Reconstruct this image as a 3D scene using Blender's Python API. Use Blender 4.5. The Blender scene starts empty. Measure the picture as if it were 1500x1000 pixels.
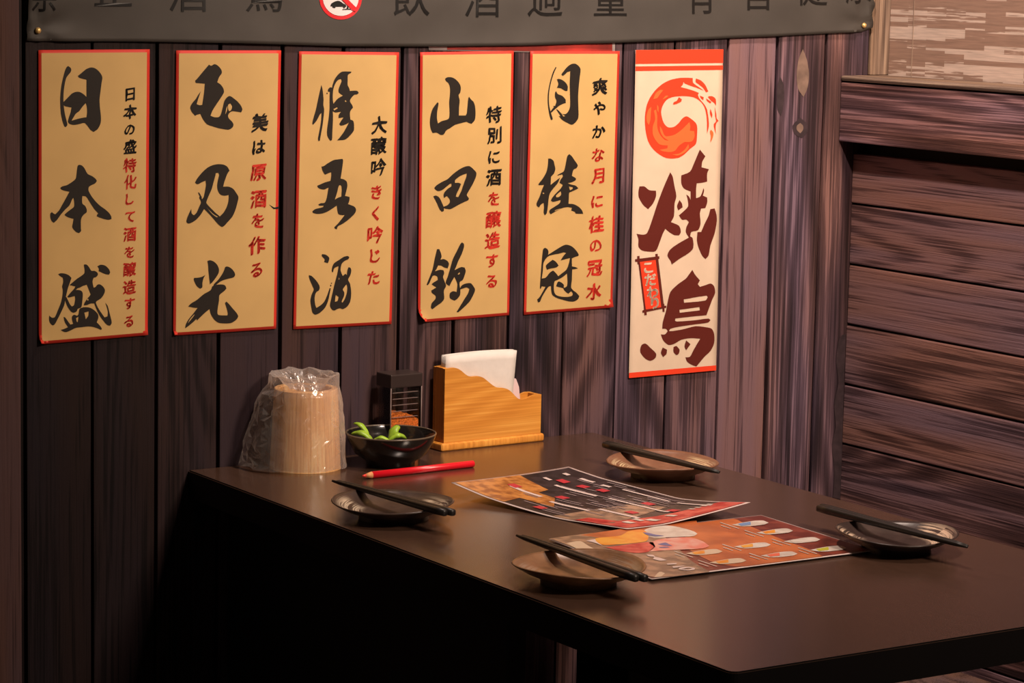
import bpy, bmesh, math, random
from mathutils import Vector, Matrix, noise
from mathutils.geometry import tessellate_polygon
random.seed(7)
sc = bpy.context.scene
col = sc.collection
PI = math.pi

# ---------------------------------------------------------------- camera, world, lights, exposure
F_PX = 3976.15
YAW, PITCH, ROLL = math.radians(33.27946), math.radians(7.97745), math.radians(1.21096)
K = 0.62                                   # metres per unit of camera height above the table
TZ = 0.75                                  # table top height
CAM = Vector((-2.0*K, -4.716*K, TZ + K))
_cy, _sy, _cp, _sp = math.cos(YAW), math.sin(YAW), math.cos(PITCH), math.sin(PITCH)
FW = Vector((_sy*_cp, _cy*_cp, -_sp))
_r0 = Vector((_cy, -_sy, 0)); _u0 = _r0.cross(FW)
RT = math.cos(ROLL)*_r0 + math.sin(ROLL)*_u0
UP = -math.sin(ROLL)*_r0 + math.cos(ROLL)*_u0
cd = bpy.data.cameras.new('camera'); cam = bpy.data.objects.new('camera', cd); col.objects.link(cam)
cd.sensor_width = 36.0; cd.lens = F_PX/1500*36.0; cd.clip_start = 0.05; cd.clip_end = 60
cam.matrix_world = Matrix(((RT.x, UP.x, -FW.x, CAM.x), (RT.y, UP.y, -FW.y, CAM.y), (RT.z, UP.z, -FW.z, CAM.z), (0, 0, 0, 1)))
sc.camera = cam

w = bpy.data.worlds.new('world'); sc.world = w; w.use_nodes = True
w.node_tree.nodes['Background'].inputs[0].default_value = (1.0, 0.72, 0.55, 1)
w.node_tree.nodes['Background'].inputs[1].default_value = 0.035

def lamp(name, kind, loc, target, energy, color, size=0.1, size_y=None, spot=None, blend=0.5):
    l = bpy.data.lights.new(name, kind); o = bpy.data.objects.new(name, l); col.objects.link(o)
    l.energy = energy; l.color = color
    if kind == 'AREA':
        l.shape = 'RECTANGLE' if size_y else 'DISK'; l.size = size
        if size_y: l.size_y = size_y
    else: l.shadow_soft_size = size
    if kind == 'SPOT': l.spot_size = math.radians(spot); l.spot_blend = blend
    o.location = loc
    o.rotation_euler = (Vector(target)-Vector(loc)).to_track_quat('-Z', 'Y').to_euler()
    return o
lamp('ceiling_spot', 'SPOT', (0.62, -0.50, 2.15), (1.0, -0.15, 1.1), 60, (1.0, 0.78, 0.66), 0.035, spot=115, blend=1.0)
lamp('front_lamp', 'AREA', (1.0, -2.5, 2.5), (0.95, 0.0, 1.25), 13.5, (1.0, 0.77, 0.60), 0.5).data.spread = math.radians(75)

sc.view_settings.view_transform = 'Standard'; sc.view_settings.look = 'None'
sc.view_settings.gamma = 1; sc.view_settings.use_curve_mapping = False
sc.view_settings.exposure = 0.12

def ray(x, y): return FW + RT*((x-750)/F_PX) - UP*((y-500)/F_PX)
def W(x, y, Y=0.0):                         # point of the back wall (plane Y) seen at x, y of the photograph
    d = ray(x, y); return CAM + d*((Y-CAM.y)/d.y)
def T(x, y, z=TZ):                          # point of a horizontal plane
    d = ray(x, y); return CAM + d*((z-CAM.z)/d.z)
def SX(x, y, X):                            # point of a plane parallel to the right wall
    d = ray(x, y); return CAM + d*((X-CAM.x)/d.x)
def S(p): return F_PX/((p-CAM).dot(FW))     # pixels per metre there

# ---------------------------------------------------------------- materials
def new_mat(name):
    m = bpy.data.materials.new(name); m.use_nodes = True
    nt = m.node_tree; return m, nt, nt.nodes['Principled BSDF']
def N(nt, t, **kw):
    n = nt.nodes.new(t)
    for k, v in kw.items():
        if isinstance(k, str) and hasattr(n, k): setattr(n, k, v)
    return n
def setin(n, **kw):
    for k, v in kw.items(): n.inputs[k.replace('_', ' ')].default_value = v
def ramp(nt, fac, stops, interp='LINEAR'):
    r = nt.nodes.new('ShaderNodeValToRGB'); r.color_ramp.interpolation = interp
    e = r.color_ramp.elements
    while len(e) < len(stops): e.new(0.5)
    for i, (p, c) in enumerate(stops):
        e[i].position = p; e[i].color = (*c, 1) if len(c) == 3 else c
    nt.links.new(fac, r.inputs[0]); return r
def flat(name, c, rough=0.5, spec=0.5, metal=0.0, noise_amt=0.0, nscale=40, bump=0.0):
    m, nt, b = new_mat(name)
    b.inputs['Base Color'].default_value = (*c, 1); b.inputs['Roughness'].default_value = rough
    b.inputs['Specular IOR Level'].default_value = spec; b.inputs['Metallic'].default_value = metal
    if noise_amt or bump:
        tc = N(nt, 'ShaderNodeTexCoord'); nz = N(nt, 'ShaderNodeTexNoise'); setin(nz, Scale=nscale, Detail=4.0)
        nt.links.new(tc.outputs['Object'], nz.inputs['Vector'])
        lo = tuple(max(0, v*(1-noise_amt)) for v in c); hi = tuple(v*(1+noise_amt) for v in c)
        r = ramp(nt, nz.outputs['Fac'], [(0.3, lo), (0.7, hi)])
        nt.links.new(r.outputs[0], b.inputs['Base Color'])
        if bump:
            bp = N(nt, 'ShaderNodeBump'); setin(bp, Strength=bump, Distance=0.002)
            nt.links.new(nz.outputs['Fac'], bp.inputs['Height']); nt.links.new(bp.outputs[0], b.inputs['Normal'])
    return m
def wood(name, dark, mid, light, rough=0.6, freq=1.0, bump=0.6, spec=0.22, rnd=0.35, sat=1.0):
    """plank: length along local Z, width along local X"""
    m, nt, b = new_mat(name)
    tc = N(nt, 'ShaderNodeTexCoord'); oi = N(nt, 'ShaderNodeObjectInfo')
    mul = N(nt, 'ShaderNodeMath', operation='MULTIPLY'); mul.inputs[1].default_value = 37.0
    nt.links.new(oi.outputs['Random'], mul.inputs[0])
    cmb = N(nt, 'ShaderNodeCombineXYZ')
    for i in range(3): nt.links.new(mul.outputs[0], cmb.inputs[i])
    mp = N(nt, 'ShaderNodeMapping'); mp.inputs['Scale'].default_value = (11*freq, 11*freq, 1.35*freq)
    nt.links.new(tc.outputs['Object'], mp.inputs[0])
    add = N(nt, 'ShaderNodeVectorMath', operation='ADD')
    nt.links.new(mp.outputs[0], add.inputs[0]); nt.links.new(cmb.outputs[0], add.inputs[1])
    big = N(nt, 'ShaderNodeTexNoise'); setin(big, Scale=0.8, Detail=0.6, Distortion=0.15)
    nt.links.new(add.outputs[0], big.inputs['Vector'])
    # rings: iso lines of the large noise
    rm = N(nt, 'ShaderNodeMath', operation='MULTIPLY'); rm.inputs[1].default_value = 95.0
    nt.links.new(big.outputs['Fac'], rm.inputs[0])
    sn = N(nt, 'ShaderNodeMath', operation='SINE'); nt.links.new(rm.outputs[0], sn.inputs[0])
    mp2 = N(nt, 'ShaderNodeMapping'); mp2.inputs['Scale'].default_value = (330*freq, 330*freq, 4.5*freq)
    nt.links.new(tc.outputs['Object'], mp2.inputs[0])
    add2 = N(nt, 'ShaderNodeVectorMath', operation='ADD')
    nt.links.new(mp2.outputs[0], add2.inputs[0]); nt.links.new(cmb.outputs[0], add2.inputs[1])
    fine = N(nt, 'ShaderNodeTexNoise'); setin(fine, Scale=1.0, Detail=5.0, Roughness=0.65)
    nt.links.new(add2.outputs[0], fine.inputs['Vector'])
    blot = N(nt, 'ShaderNodeTexNoise'); setin(blot, Scale=2.6, Detail=3.0)
    nt.links.new(add.outputs[0], blot.inputs['Vector'])
    s1 = N(nt, 'ShaderNodeMath', operation='MULTIPLY_ADD'); s1.inputs[1].default_value = 0.09; s1.inputs[2].default_value = 0.0
    nt.links.new(sn.outputs[0], s1.inputs[0])
    s2 = N(nt, 'ShaderNodeMath', operation='MULTIPLY_ADD'); s2.inputs[1].default_value = 1.05
    nt.links.new(fine.outputs['Fac'], s2.inputs[0]); nt.links.new(s1.outputs[0], s2.inputs[2])
    s3 = N(nt, 'ShaderNodeMath', operation='MULTIPLY_ADD'); s3.inputs[1].default_value = 0.5
    nt.links.new(blot.outputs['Fac'], s3.inputs[0]); nt.links.new(s2.outputs[0], s3.inputs[2])
    s4 = N(nt, 'ShaderNodeMath', operation='MULTIPLY_ADD'); s4.inputs[1].default_value = rnd
    nt.links.new(oi.outputs['Random'], s4.inputs[0]); nt.links.new(s3.outputs[0], s4.inputs[2])
    r = ramp(nt, s4.outputs[0], [(0.62, dark), (0.88, mid), (1.0, light)])
    # a slow drift of hue between purple char and rusty brown
    hue = N(nt, 'ShaderNodeTexNoise'); setin(hue, Scale=1.5, Detail=2.0)
    nt.links.new(add.outputs[0], hue.inputs['Vector'])
    hr = ramp(nt, hue.outputs['Fac'], [(0.35, (0.86, 0.94, 1.22)), (0.65, (1.14, 0.98, 0.84))])
    mx = N(nt, 'ShaderNodeMix', data_type='RGBA', blend_type='MULTIPLY'); mx.inputs[0].default_value = sat
    nt.links.new(r.outputs[0], mx.inputs[6]); nt.links.new(hr.outputs[0], mx.inputs[7])
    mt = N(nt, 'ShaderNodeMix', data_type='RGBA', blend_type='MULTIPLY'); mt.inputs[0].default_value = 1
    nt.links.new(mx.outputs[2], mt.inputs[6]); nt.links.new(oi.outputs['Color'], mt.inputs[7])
    nt.links.new(mt.outputs[2], b.inputs['Base Color'])
    b.inputs['Roughness'].default_value = rough; b.inputs['Specular IOR Level'].default_value = spec
    bp = N(nt, 'ShaderNodeBump'); setin(bp, Strength=bump, Distance=0.002)
    nt.links.new(s2.outputs[0], bp.inputs['Height']); nt.links.new(bp.outputs[0], b.inputs['Normal'])
    return m

M = {}
M['plank'] = wood('charred_wood', (0.028, 0.016, 0.015), (0.098, 0.056, 0.053), (0.23, 0.135, 0.12), rough=0.55)
M['plank_side'] = wood('brown_stained_wood', (0.024, 0.013, 0.014), (0.105, 0.060, 0.060), (0.26, 0.155, 0.148), rough=0.55)
M['trim_wood'] = wood('bare_worn_wood', (0.10, 0.065, 0.045), (0.24, 0.165, 0.115), (0.42, 0.30, 0.20), rnd=0.1, sat=0.4)
M['post'] = wood('post_wood', (0.022, 0.011, 0.010), (0.045, 0.024, 0.021), (0.075, 0.041, 0.036))
M['backing'] = flat('dark_backing', (0.006, 0.004, 0.004), 0.9)
M['bamboo'] = wood('bamboo', (0.60, 0.23, 0.03), (0.74, 0.32, 0.05), (0.80, 0.39, 0.075), rough=0.38, freq=1.0, bump=0.08, spec=0.5, rnd=0.05, sat=0.25)
M['hinoki'] = wood('pale_wood', (0.70, 0.36, 0.13), (0.92, 0.55, 0.23), (0.96, 0.68, 0.33), rough=0.5, freq=1.0, bump=0.1, rnd=0.12, sat=0.3)
M['paper'] = flat('gold_paper', (0.575, 0.375, 0.142), 0.62, 0.3, noise_amt=0.10, nscale=9)
M['paper_red'] = flat('red_paper', (0.60, 0.038, 0.022), 0.55, 0.3)
M['ink'] = flat('black_ink', (0.017, 0.013, 0.010), 0.55, 0.25)
M['ink_red'] = flat('red_ink', (0.60, 0.035, 0.020), 0.55, 0.25)
M['cloth'] = flat('cream_cloth', (0.72, 0.56, 0.42), 0.8, 0.2, noise_amt=0.05, nscale=25, bump=0.15)
M['cloth_red'] = flat('orange_red_print', (0.83, 0.055, 0.018), 0.7, 0.2)
M['cloth_orange'] = flat('orange_print', (0.95, 0.155, 0.04), 0.7, 0.2)
M['cloth_brown'] = flat('maroon_print', (0.115, 0.016, 0.010), 0.7, 0.2)
M['banner'] = flat('grey_banner_cloth', (0.056, 0.050, 0.044), 0.62, 0.35, noise_amt=0.12, nscale=14, bump=0.25)
M['banner_ink'] = flat('banner_letters', (0.006, 0.006, 0.006), 0.4, 0.4)
M['white_print'] = flat('white_print', (0.72, 0.66, 0.66), 0.5)
M['sign_red'] = flat('sign_red', (0.62, 0.008, 0.015), 0.45)
M['brass'] = flat('brass', (0.85, 0.58, 0.22), 0.35, metal=0.55)
M['napkin'] = flat('napkin_paper', (0.70, 0.66, 0.62), 0.85, 0.2, noise_amt=0.04, nscale=60, bump=0.3)
M['tissue'] = flat('pink_wrapped_tissue', (0.72, 0.55, 0.56), 0.8)
M['lacquer'] = flat('black_glaze', (0.010, 0.009, 0.008), 0.13, 0.6)
M['chop'] = flat('black_chopstick', (0.013, 0.011, 0.010), 0.42, 0.5)
M['pencil'] = flat('red_paint', (0.72, 0.008, 0.02), 0.25)
M['pencil_wood'] = flat('pencil_wood', (0.66, 0.30, 0.12), 0.6, noise_amt=0.15)
M['lead'] = flat('red_lead', (0.75, 0.05, 0.035), 0.45)
M['pod'] = flat('green_pod', (0.27, 0.46, 0.03), 0.4, noise_amt=0.35, nscale=90)
M['bean'] = flat('pinkish_pickle', (0.30, 0.15, 0.12), 0.3, noise_amt=0.4, nscale=120)
M['spice'] = flat('red_spice', (1.0, 0.30, 0.05), 0.8, noise_amt=0.5, nscale=500, bump=0.8)
M['plastic'] = flat('black_plastic', (0.035, 0.024, 0.022), 0.28)
M['steel'] = flat('black_steel', (0.008, 0.008, 0.008), 0.5)
M['bench'] = wood('bench_wood', (0.03, 0.018, 0.015), (0.075, 0.045, 0.038), (0.13, 0.08, 0.065))
M['floor'] = flat('dark_floor', (0.02, 0.015, 0.013), 0.6, noise_amt=0.3, nscale=8)

def table_mat():
    m, nt, b = new_mat('dark_table_laminate')
    tc = N(nt, 'ShaderNodeTexCoord'); mp = N(nt, 'ShaderNodeMapping'); mp.inputs['Scale'].default_value = (60, 6, 60)
    nt.links.new(tc.outputs['Object'], mp.inputs[0])
    nz = N(nt, 'ShaderNodeTexNoise'); setin(nz, Scale=3.0, Detail=5.0); nt.links.new(mp.outputs[0], nz.inputs['Vector'])
    r = ramp(nt, nz.outputs['Fac'], [(0.3, (0.058, 0.030, 0.019)), (0.7, (0.074, 0.039, 0.026))])
    nt.links.new(r.outputs[0], b.inputs['Base Color'])
    b.inputs['Roughness'].default_value = 0.22; b.inputs['Specular IOR Level'].default_value = 1.0; b.inputs['IOR'].default_value = 1.55
    return m
M['table'] = table_mat()
M['table_edge'] = flat('black_table_edge', (0.006, 0.005, 0.005), 0.45, 0.3)

def wallpaper_mat():
    m, nt, b = new_mat('brick_dash_wallpaper')
    tc = N(nt, 'ShaderNodeTexCoord')
    mp = N(nt, 'ShaderNodeMapping'); mp.inputs['Scale'].default_value = (9, 9, 125)
    nt.links.new(tc.outputs['Object'], mp.inputs[0])
    # blocky dashes: snapped coordinates feed the noise
    snap = N(nt, 'ShaderNodeVectorMath', operation='SNAP'); snap.inputs[1].default_value = (0.35, 0.35, 0.42)
    nt.links.new(mp.outputs[0], snap.inputs[0])
    nz = N(nt, 'ShaderNodeTexNoise'); setin(nz, Scale=0.55, Detail=2.0, Roughness=0.6)
    nt.links.new(snap.outputs[0], nz.inputs['Vector'])
    mp3 = N(nt, 'ShaderNodeMapping'); mp3.inputs['Scale'].default_value = (25, 25, 500)
    nt.links.new(tc.outputs['Object'], mp3.inputs[0])
    nf = N(nt, 'ShaderNodeTexNoise'); setin(nf, Scale=1.0, Detail=3.0); nt.links.new(mp3.outputs[0], nf.inputs['Vector'])
    ad = N(nt, 'ShaderNodeMath', operation='MULTIPLY_ADD'); ad.inputs[1].default_value = 0.16
    nt.links.new(nf.outputs['Fac'], ad.inputs[0]); nt.links.new(nz.outputs['Fac'], ad.inputs[2])
    r = ramp(nt, ad.outputs[0], [(0.0, (0.30, 0.185, 0.135)), (0.60, (0.33, 0.21, 0.155)), (0.615, (0.60, 0.47, 0.39)), (1.0, (0.66, 0.52, 0.44))])
    fr = ramp(nt, nf.outputs['Fac'], [(0.3, (0.82, 0.82, 0.82)), (0.7, (1.12, 1.12, 1.12))])
    mx = N(nt, 'ShaderNodeMix', data_type='RGBA', blend_type='MULTIPLY'); mx.inputs[0].default_value = 1
    nt.links.new(r.outputs[0], mx.inputs[6]); nt.links.new(fr.outputs[0], mx.inputs[7])
    nt.links.new(mx.outputs[2], b.inputs['Base Color']); b.inputs['Roughness'].default_value = 0.75
    return m
M['wallpaper'] = wallpaper_mat()

def plate_mat(name, base, streak, seed, amount, base2):
    m, nt, b = new_mat(name)
    tc = N(nt, 'ShaderNodeTexCoord')
    sep = N(nt, 'ShaderNodeSeparateXYZ'); nt.links.new(tc.outputs['Object'], sep.inputs[0])
    ln = N(nt, 'ShaderNodeVectorMath', operation='LENGTH'); 
    flatv = N(nt, 'ShaderNodeVectorMath', operation='MULTIPLY'); flatv.inputs[1].default_value = (1, 1, 0)
    nt.links.new(tc.outputs['Object'], flatv.inputs[0]); nt.links.new(flatv.outputs[0], ln.inputs[0])
    at = N(nt, 'ShaderNodeMath', operation='ARCTAN2'); nt.links.new(sep.outputs['Y'], at.inputs[0]); nt.links.new(sep.outputs['X'], at.inputs[1])
    cmb = N(nt, 'ShaderNodeCombineXYZ')
    rr = N(nt, 'ShaderNodeMath', operation='MULTIPLY'); rr.inputs[1].default_value = 620
    nt.links.new(ln.outputs['Value'], rr.inputs[0]); nt.links.new(rr.outputs[0], cmb.inputs[0])
    nt.links.new(at.outputs[0], cmb.inputs[1]); cmb.inputs[2].default_value = seed
    nz = N(nt, 'ShaderNodeTexNoise'); setin(nz, Scale=1.0, Detail=4.0, Roughness=0.6); nt.links.new(cmb.outputs[0], nz.inputs['Vector'])
    st = ramp(nt, nz.outputs['Fac'], [(0.46, (0, 0, 0)), (0.53, (1, 1, 1))])
    ring = ramp(nt, ln.outputs['Value'], [(0.034, (0, 0, 0)), (0.040, (1, 1, 1)), (0.058, (1, 1, 1)), (0.066, (0, 0, 0))])
    # the brushed sectors face left-front and right-back
    an = N(nt, 'ShaderNodeMath', operation='MULTIPLY_ADD'); an.inputs[1].default_value = 2.0; an.inputs[2].default_value = 0.35
    nt.links.new(at.outputs[0], an.inputs[0]); cs = N(nt, 'ShaderNodeMath', operation='COSINE'); nt.links.new(an.outputs[0], cs.inputs[0])
    sec = ramp(nt, cs.outputs[0], [(0.0, (0, 0, 0)), (0.45, (1, 1, 1))])
    m1 = N(nt, 'ShaderNodeMath', operation='MULTIPLY'); m2 = N(nt, 'ShaderNodeMath', operation='MULTIPLY'); m3 = N(nt, 'ShaderNodeMath', operation='MULTIPLY')
    nt.links.new(st.outputs[0], m1.inputs[0]); nt.links.new(ring.outputs[0], m1.inputs[1])
    nt.links.new(m1.outputs[0], m2.inputs[0]); nt.links.new(sec.outputs[0], m2.inputs[1])
    nt.links.new(m2.outputs[0], m3.inputs[0]); m3.inputs[1].default_value = amount
    n2 = N(nt, 'ShaderNodeTexNoise'); setin(n2, Scale=45.0, Detail=5.0); nt.links.new(tc.outputs['Object'], n2.inputs['Vector'])
    br = ramp(nt, n2.outputs['Fac'], [(0.35, base), (0.65, base2)])
    mx = N(nt, 'ShaderNodeMix', data_type='RGBA'); nt.links.new(m3.outputs[0], mx.inputs[0])
    nt.links.new(br.outputs[0], mx.inputs[6]); mx.inputs[7].default_value = (*streak, 1)
    nt.links.new(mx.outputs[2], b.inputs['Base Color'])
    b.inputs['Roughness'].default_value = 0.32
    bp = N(nt, 'ShaderNodeBump'); setin(bp, Strength=0.35, Distance=0.001); nt.links.new(n2.outputs['Fac'], bp.inputs['Height'])
    nt.links.new(bp.outputs[0], b.inputs['Normal'])
    return m

def film_mat():
    m, nt, b = new_mat('clear_plastic_film')
    out = nt.nodes['Material Output']
    tr = N(nt, 'ShaderNodeBsdfTransparent'); tr.inputs[0].default_value = (0.95, 0.93, 0.92, 1)
    gl = N(nt, 'ShaderNodeBsdfGlossy'); gl.inputs['Roughness'].default_value = 0.24
    df = N(nt, 'ShaderNodeBsdfTranslucent'); df.inputs[0].default_value = (0.95, 0.88, 0.84, 1)
    d2 = N(nt, 'ShaderNodeBsdfDiffuse'); d2.inputs[0].default_value = (0.85, 0.8, 0.78, 1)
    tc = N(nt, 'ShaderNodeTexCoord')
    nz = N(nt, 'ShaderNodeTexNoise'); setin(nz, Scale=28.0, Detail=3.0, Distortion=1.6); nt.links.new(tc.outputs['Object'], nz.inputs['Vector'])
    mv = N(nt, 'ShaderNodeMath', operation='SUBTRACT'); mv.inputs[1].default_value = 0.5; nt.links.new(nz.outputs['Fac'], mv.inputs[0])
    ab = N(nt, 'ShaderNodeMath', operation='ABSOLUTE'); nt.links.new(mv.outputs[0], ab.inputs[0])
    bp = N(nt, 'ShaderNodeBump'); setin(bp, Strength=0.6, Distance=0.005); nt.links.new(ab.outputs[0], bp.inputs['Height'])
    for n in (gl,): nt.links.new(bp.outputs[0], n.inputs['Normal'])
    a = N(nt, 'ShaderNodeMixShader'); a.inputs[0].default_value = 0.45; nt.links.new(df.outputs[0], a.inputs[1]); nt.links.new(d2.outputs[0], a.inputs[2])
    c = N(nt, 'ShaderNodeMixShader'); c.inputs[0].default_value = 0.4; nt.links.new(a.outputs[0], c.inputs[1]); nt.links.new(gl.outputs[0], c.inputs[2])
    fr = N(nt, 'ShaderNodeLayerWeight'); fr.inputs['Blend'].default_value = 0.35; nt.links.new(bp.outputs[0], fr.inputs['Normal'])
    fm = N(nt, 'ShaderNodeMath', operation='MULTIPLY_ADD'); fm.inputs[1].default_value = 0.62; fm.inputs[2].default_value = 0.25
    nt.links.new(fr.outputs['Facing'], fm.inputs[0])
    f = N(nt, 'ShaderNodeMixShader'); nt.links.new(fm.outputs[0], f.inputs[0]); nt.links.new(tr.outputs[0], f.inputs[1]); nt.links.new(c.outputs[0], f.inputs[2])
    nt.links.new(f.outputs[0], out.inputs[0]); return m
M['film'] = film_mat()
def clear_mat():
    m, nt, b = new_mat('clear_acrylic')
    out = nt.nodes['Material Output']
    tr = N(nt, 'ShaderNodeBsdfTransparent'); tr.inputs[0].default_value = (0.93, 0.9, 0.88, 1)
    gl = N(nt, 'ShaderNodeBsdfGlossy'); gl.inputs['Roughness'].default_value = 0.08
    fr = N(nt, 'ShaderNodeFresnel'); fr.inputs[0].default_value = 1.45
    f = N(nt, 'ShaderNodeMixShader'); nt.links.new(fr.outputs[0], f.inputs[0]); nt.links.new(tr.outputs[0], f.inputs[1]); nt.links.new(gl.outputs[0], f.inputs[2])
    nt.links.new(f.outputs[0], out.inputs[0]); return m
M['clear'] = clear_mat()

# ---------------------------------------------------------------- object helpers
def link(name, me, mat=None, parent=None, loc=None):
    o = bpy.data.objects.new(name, me); col.objects.link(o)
    if mat is not None and me is not None and not me.materials: me.materials.append(mat)
    if parent: o.parent = parent
    if loc is not None: o.location = loc
    return o
def empty(name, loc=(0, 0, 0), rz=0):
    o = bpy.data.objects.new(name, None); o.empty_display_size = 0.05; col.objects.link(o)
    o.location = loc; o.rotation_euler = (0, 0, rz); return o
def tag(o, label, cat, group=None):
    o['label'] = label; o['category'] = cat
    if group: o['group'] = group
    return o
def mesh(name, vs, fs, smooth=False):
    me = bpy.data.meshes.new(name); me.from_pydata([tuple(v) for v in vs], [], fs); me.update()
    if smooth:
        for p in me.polygons: p.use_smooth = True
    return me
def bm_mesh(name, bm, smooth=False):
    bmesh.ops.recalc_face_normals(bm, faces=bm.faces)
    me = bpy.data.meshes.new(name); bm.to_mesh(me); bm.free()
    if smooth:
        for p in me.polygons: p.use_smooth = True
    return me
def box(name, x0, x1, y0, y1, z0, z1, bev=0.0, seg=2):
    bm = bmesh.new(); bmesh.ops.create_cube(bm, size=1)
    for v in bm.verts:
        v.co = Vector(((x0+x1)/2+v.co.x*(x1-x0), (y0+y1)/2+v.co.y*(y1-y0), (z0+z1)/2+v.co.z*(z1-z0)))
    if bev: bmesh.ops.bevel(bm, geom=bm.edges[:], offset=bev, segments=seg, affect='EDGES', profile=0.6)
    return bm_mesh(name, bm)
def lathe(name, prof, n=48, closed=True):
    vs, fs = [], []
    for (r, z) in prof:
        for i in range(n): a = 2*PI*i/n; vs.append((r*math.cos(a), r*math.sin(a), z))
    for k in range(len(prof)-1):
        for i in range(n): j = (i+1) % n; fs.append((k*n+i, k*n+j, (k+1)*n+j, (k+1)*n+i))
    bm = bmesh.new(); me = mesh(name, vs, fs); bm.from_mesh(me); bmesh.ops.remove_doubles(bm, verts=bm.verts, dist=1e-6)
    return bm_mesh(name, bm, True)
def tube(name, pts, rads, n=10, caps=True, squash=None):
    vs, fs = [], []
    for k, p in enumerate(pts):
        p = Vector(p); d = (Vector(pts[min(k+1, len(pts)-1)])-Vector(pts[max(k-1, 0)])).normalized()
        a = d.cross(Vector((0, 0, 1))); a = a.normalized() if a.length > 1e-4 else Vector((1, 0, 0)); b = a.cross(d)
        for i in range(n):
            t = 2*PI*i/n; vs.append(p + (a*math.cos(t)+b*math.sin(t)*(squash or 1))*rads[k])
    for k in range(len(pts)-1):
        for i in range(n): j = (i+1) % n; fs.append((k*n+i, k*n+j, (k+1)*n+j, (k+1)*n+i))
    if caps: fs.append(tuple(range(n-1, -1, -1))); fs.append(tuple((len(pts)-1)*n+i for i in range(n)))
    return mesh(name, vs, fs, True)

# --- outlines traced on flat print; smooth closed curves filled with triangles
def parse(s): return [tuple(float(v) for v in p.split(',')) for p in s.split()]
def smooth_poly(p, sub=3):
    out = []; n = len(p)
    def corner(i):
        a = Vector(p[i])-Vector(p[i-1]); b = Vector(p[(i+1) % n])-Vector(p[i])
        return a.length > 1e-9 and b.length > 1e-9 and a.angle(b) > math.radians(62)
    cr = [corner(i) for i in range(n)]
    for i in range(n):
        p0, p1, p2, p3 = (Vector(p[(i+k) % n]) for k in (-1, 0, 1, 2))
        L = (p2-p1).length
        def tan(a, b, c):
            v = c-a; return v.normalized()*L if v.length > 1e-9 else v
        t1 = (p2-p1) if cr[i] else tan(p0, p1, p2)
        t2 = (p2-p1) if cr[(i+1) % n] else tan(p1, p2, p3)
        for s in range(sub):
            t = s/sub; t_2, t_3 = t*t, t*t*t
            out.append(tuple((2*t_3-3*t_2+1)*p1 + (t_3-2*t_2+t)*t1*0.85 + (-2*t_3+3*t_2)*p2 + (t_3-t_2)*t2*0.85))
    return out
def fill(name, shapes, fn, mat, parent, sub=3, lift=0.00002):
    """shapes: list of [outer, hole, ...] in flat coordinates; fn maps to 3-D with a lift"""
    vs, fs = [], []
    for k, sh in enumerate(shapes):
        loops = [smooth_poly(l, sub) if sub > 1 else list(l) for l in sh]
        pts = [q for l in loops for q in l]
        tris = tessellate_polygon([[Vector((x, y, 0)) for x, y in l] for l in loops])
        b = len(vs)
        vs += [fn(x, y, k*lift) for x, y in pts]
        fs += [tuple(b+i for i in t) for t in tris]
    me = mesh(name, vs, fs)
    return link(name, me, mat, parent)

# glyphs of the built-in typeface
_gc = {}
def glyph(ch, bold=0.0):
    key = (ch, bold)
    if key not in _gc:
        cu = bpy.data.curves.new('glyph', 'FONT'); cu.body = ch; cu.size = 1.0; cu.offset = bold; cu.resolution_u = 3
        o = bpy.data.objects.new('glyph', cu); col.objects.link(o)
        dg = bpy.context.evaluated_depsgraph_get(); dg.update()
        ev = o.evaluated_get(dg); me = ev.to_mesh()
        vs = [(v.co.x, v.co.y) for v in me.vertices]; fs = [tuple(p.vertices) for p in me.polygons]
        ev.to_mesh_clear(); bpy.data.objects.remove(o); bpy.data.curves.remove(cu)
        cx = (min(v[0] for v in vs)+max(v[0] for v in vs))/2; cy = (min(v[1] for v in vs)+max(v[1] for v in vs))/2
        _gc[key] = ([(x-cx, y-cy) for x, y in vs], fs)
    return _gc[key]
def glyph_obj(name, ch, cx, cy, w, h, fn, mat, parent, bold=0.0, shear=0.0, wob=0.0, rot=0.0, basey=None):
    vs, fs = glyph(ch, 0.0)
    if bold:
        n0 = len(vs); base, bf = list(vs), list(fs); vs, fs = [], []
        for k in range(6):
            a = PI*k/3; u_, v_ = bold*math.cos(a)*1.25, bold*math.sin(a)*0.45; vs += [(x+(u_+v_)*0.707, y+(u_-v_)*0.707) for x, y in base]; fs += [tuple(i+n0*k for i in f) for f in bf]
    oy = 0
    if basey is not None: oy = basey - max(-y*h for x, y in vs) - cy
    out = []
    for x, y in vs:
        x += shear*y + wob*math.sin(9*y+cx); y += wob*math.sin(8*x+cy)
        x, y = x*math.cos(rot)-y*math.sin(rot), x*math.sin(rot)+y*math.cos(rot)
        out.append(fn(cx+x*w, cy-y*h+oy, 0))
    return link(name, mesh(name, out, fs), mat, parent)

# ---------------------------------------------------------------- the setting
XR = SX(1240, 477, 1).x  # placeholder, replaced below
XR = W(1247, 236).x; XR = (W(1247, 236).x + W(1234, 700).x)/2      # face of the side panelling
XRAIL = W(1230, 160).x                                             # face of its top rail
XPAPER = W(1302, 60).x                                             # wallpapered wall behind
ZSEAM = [W(1246, y).z for y in (236, 298, 389, 477, 563, 648, 735, 822, 909, 996)]
step = (ZSEAM[1]-ZSEAM[5])/4.0
ZS = [ZSEAM[0]+0.012, ZSEAM[1]] + [ZSEAM[1]-step*i for i in range(1, 13)]
ZLT, ZLB, ZRT, ZRB = W(1230, 110).z, W(1230, 118.5).z, W(1230, 120).z, W(1230, 207).z

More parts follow.
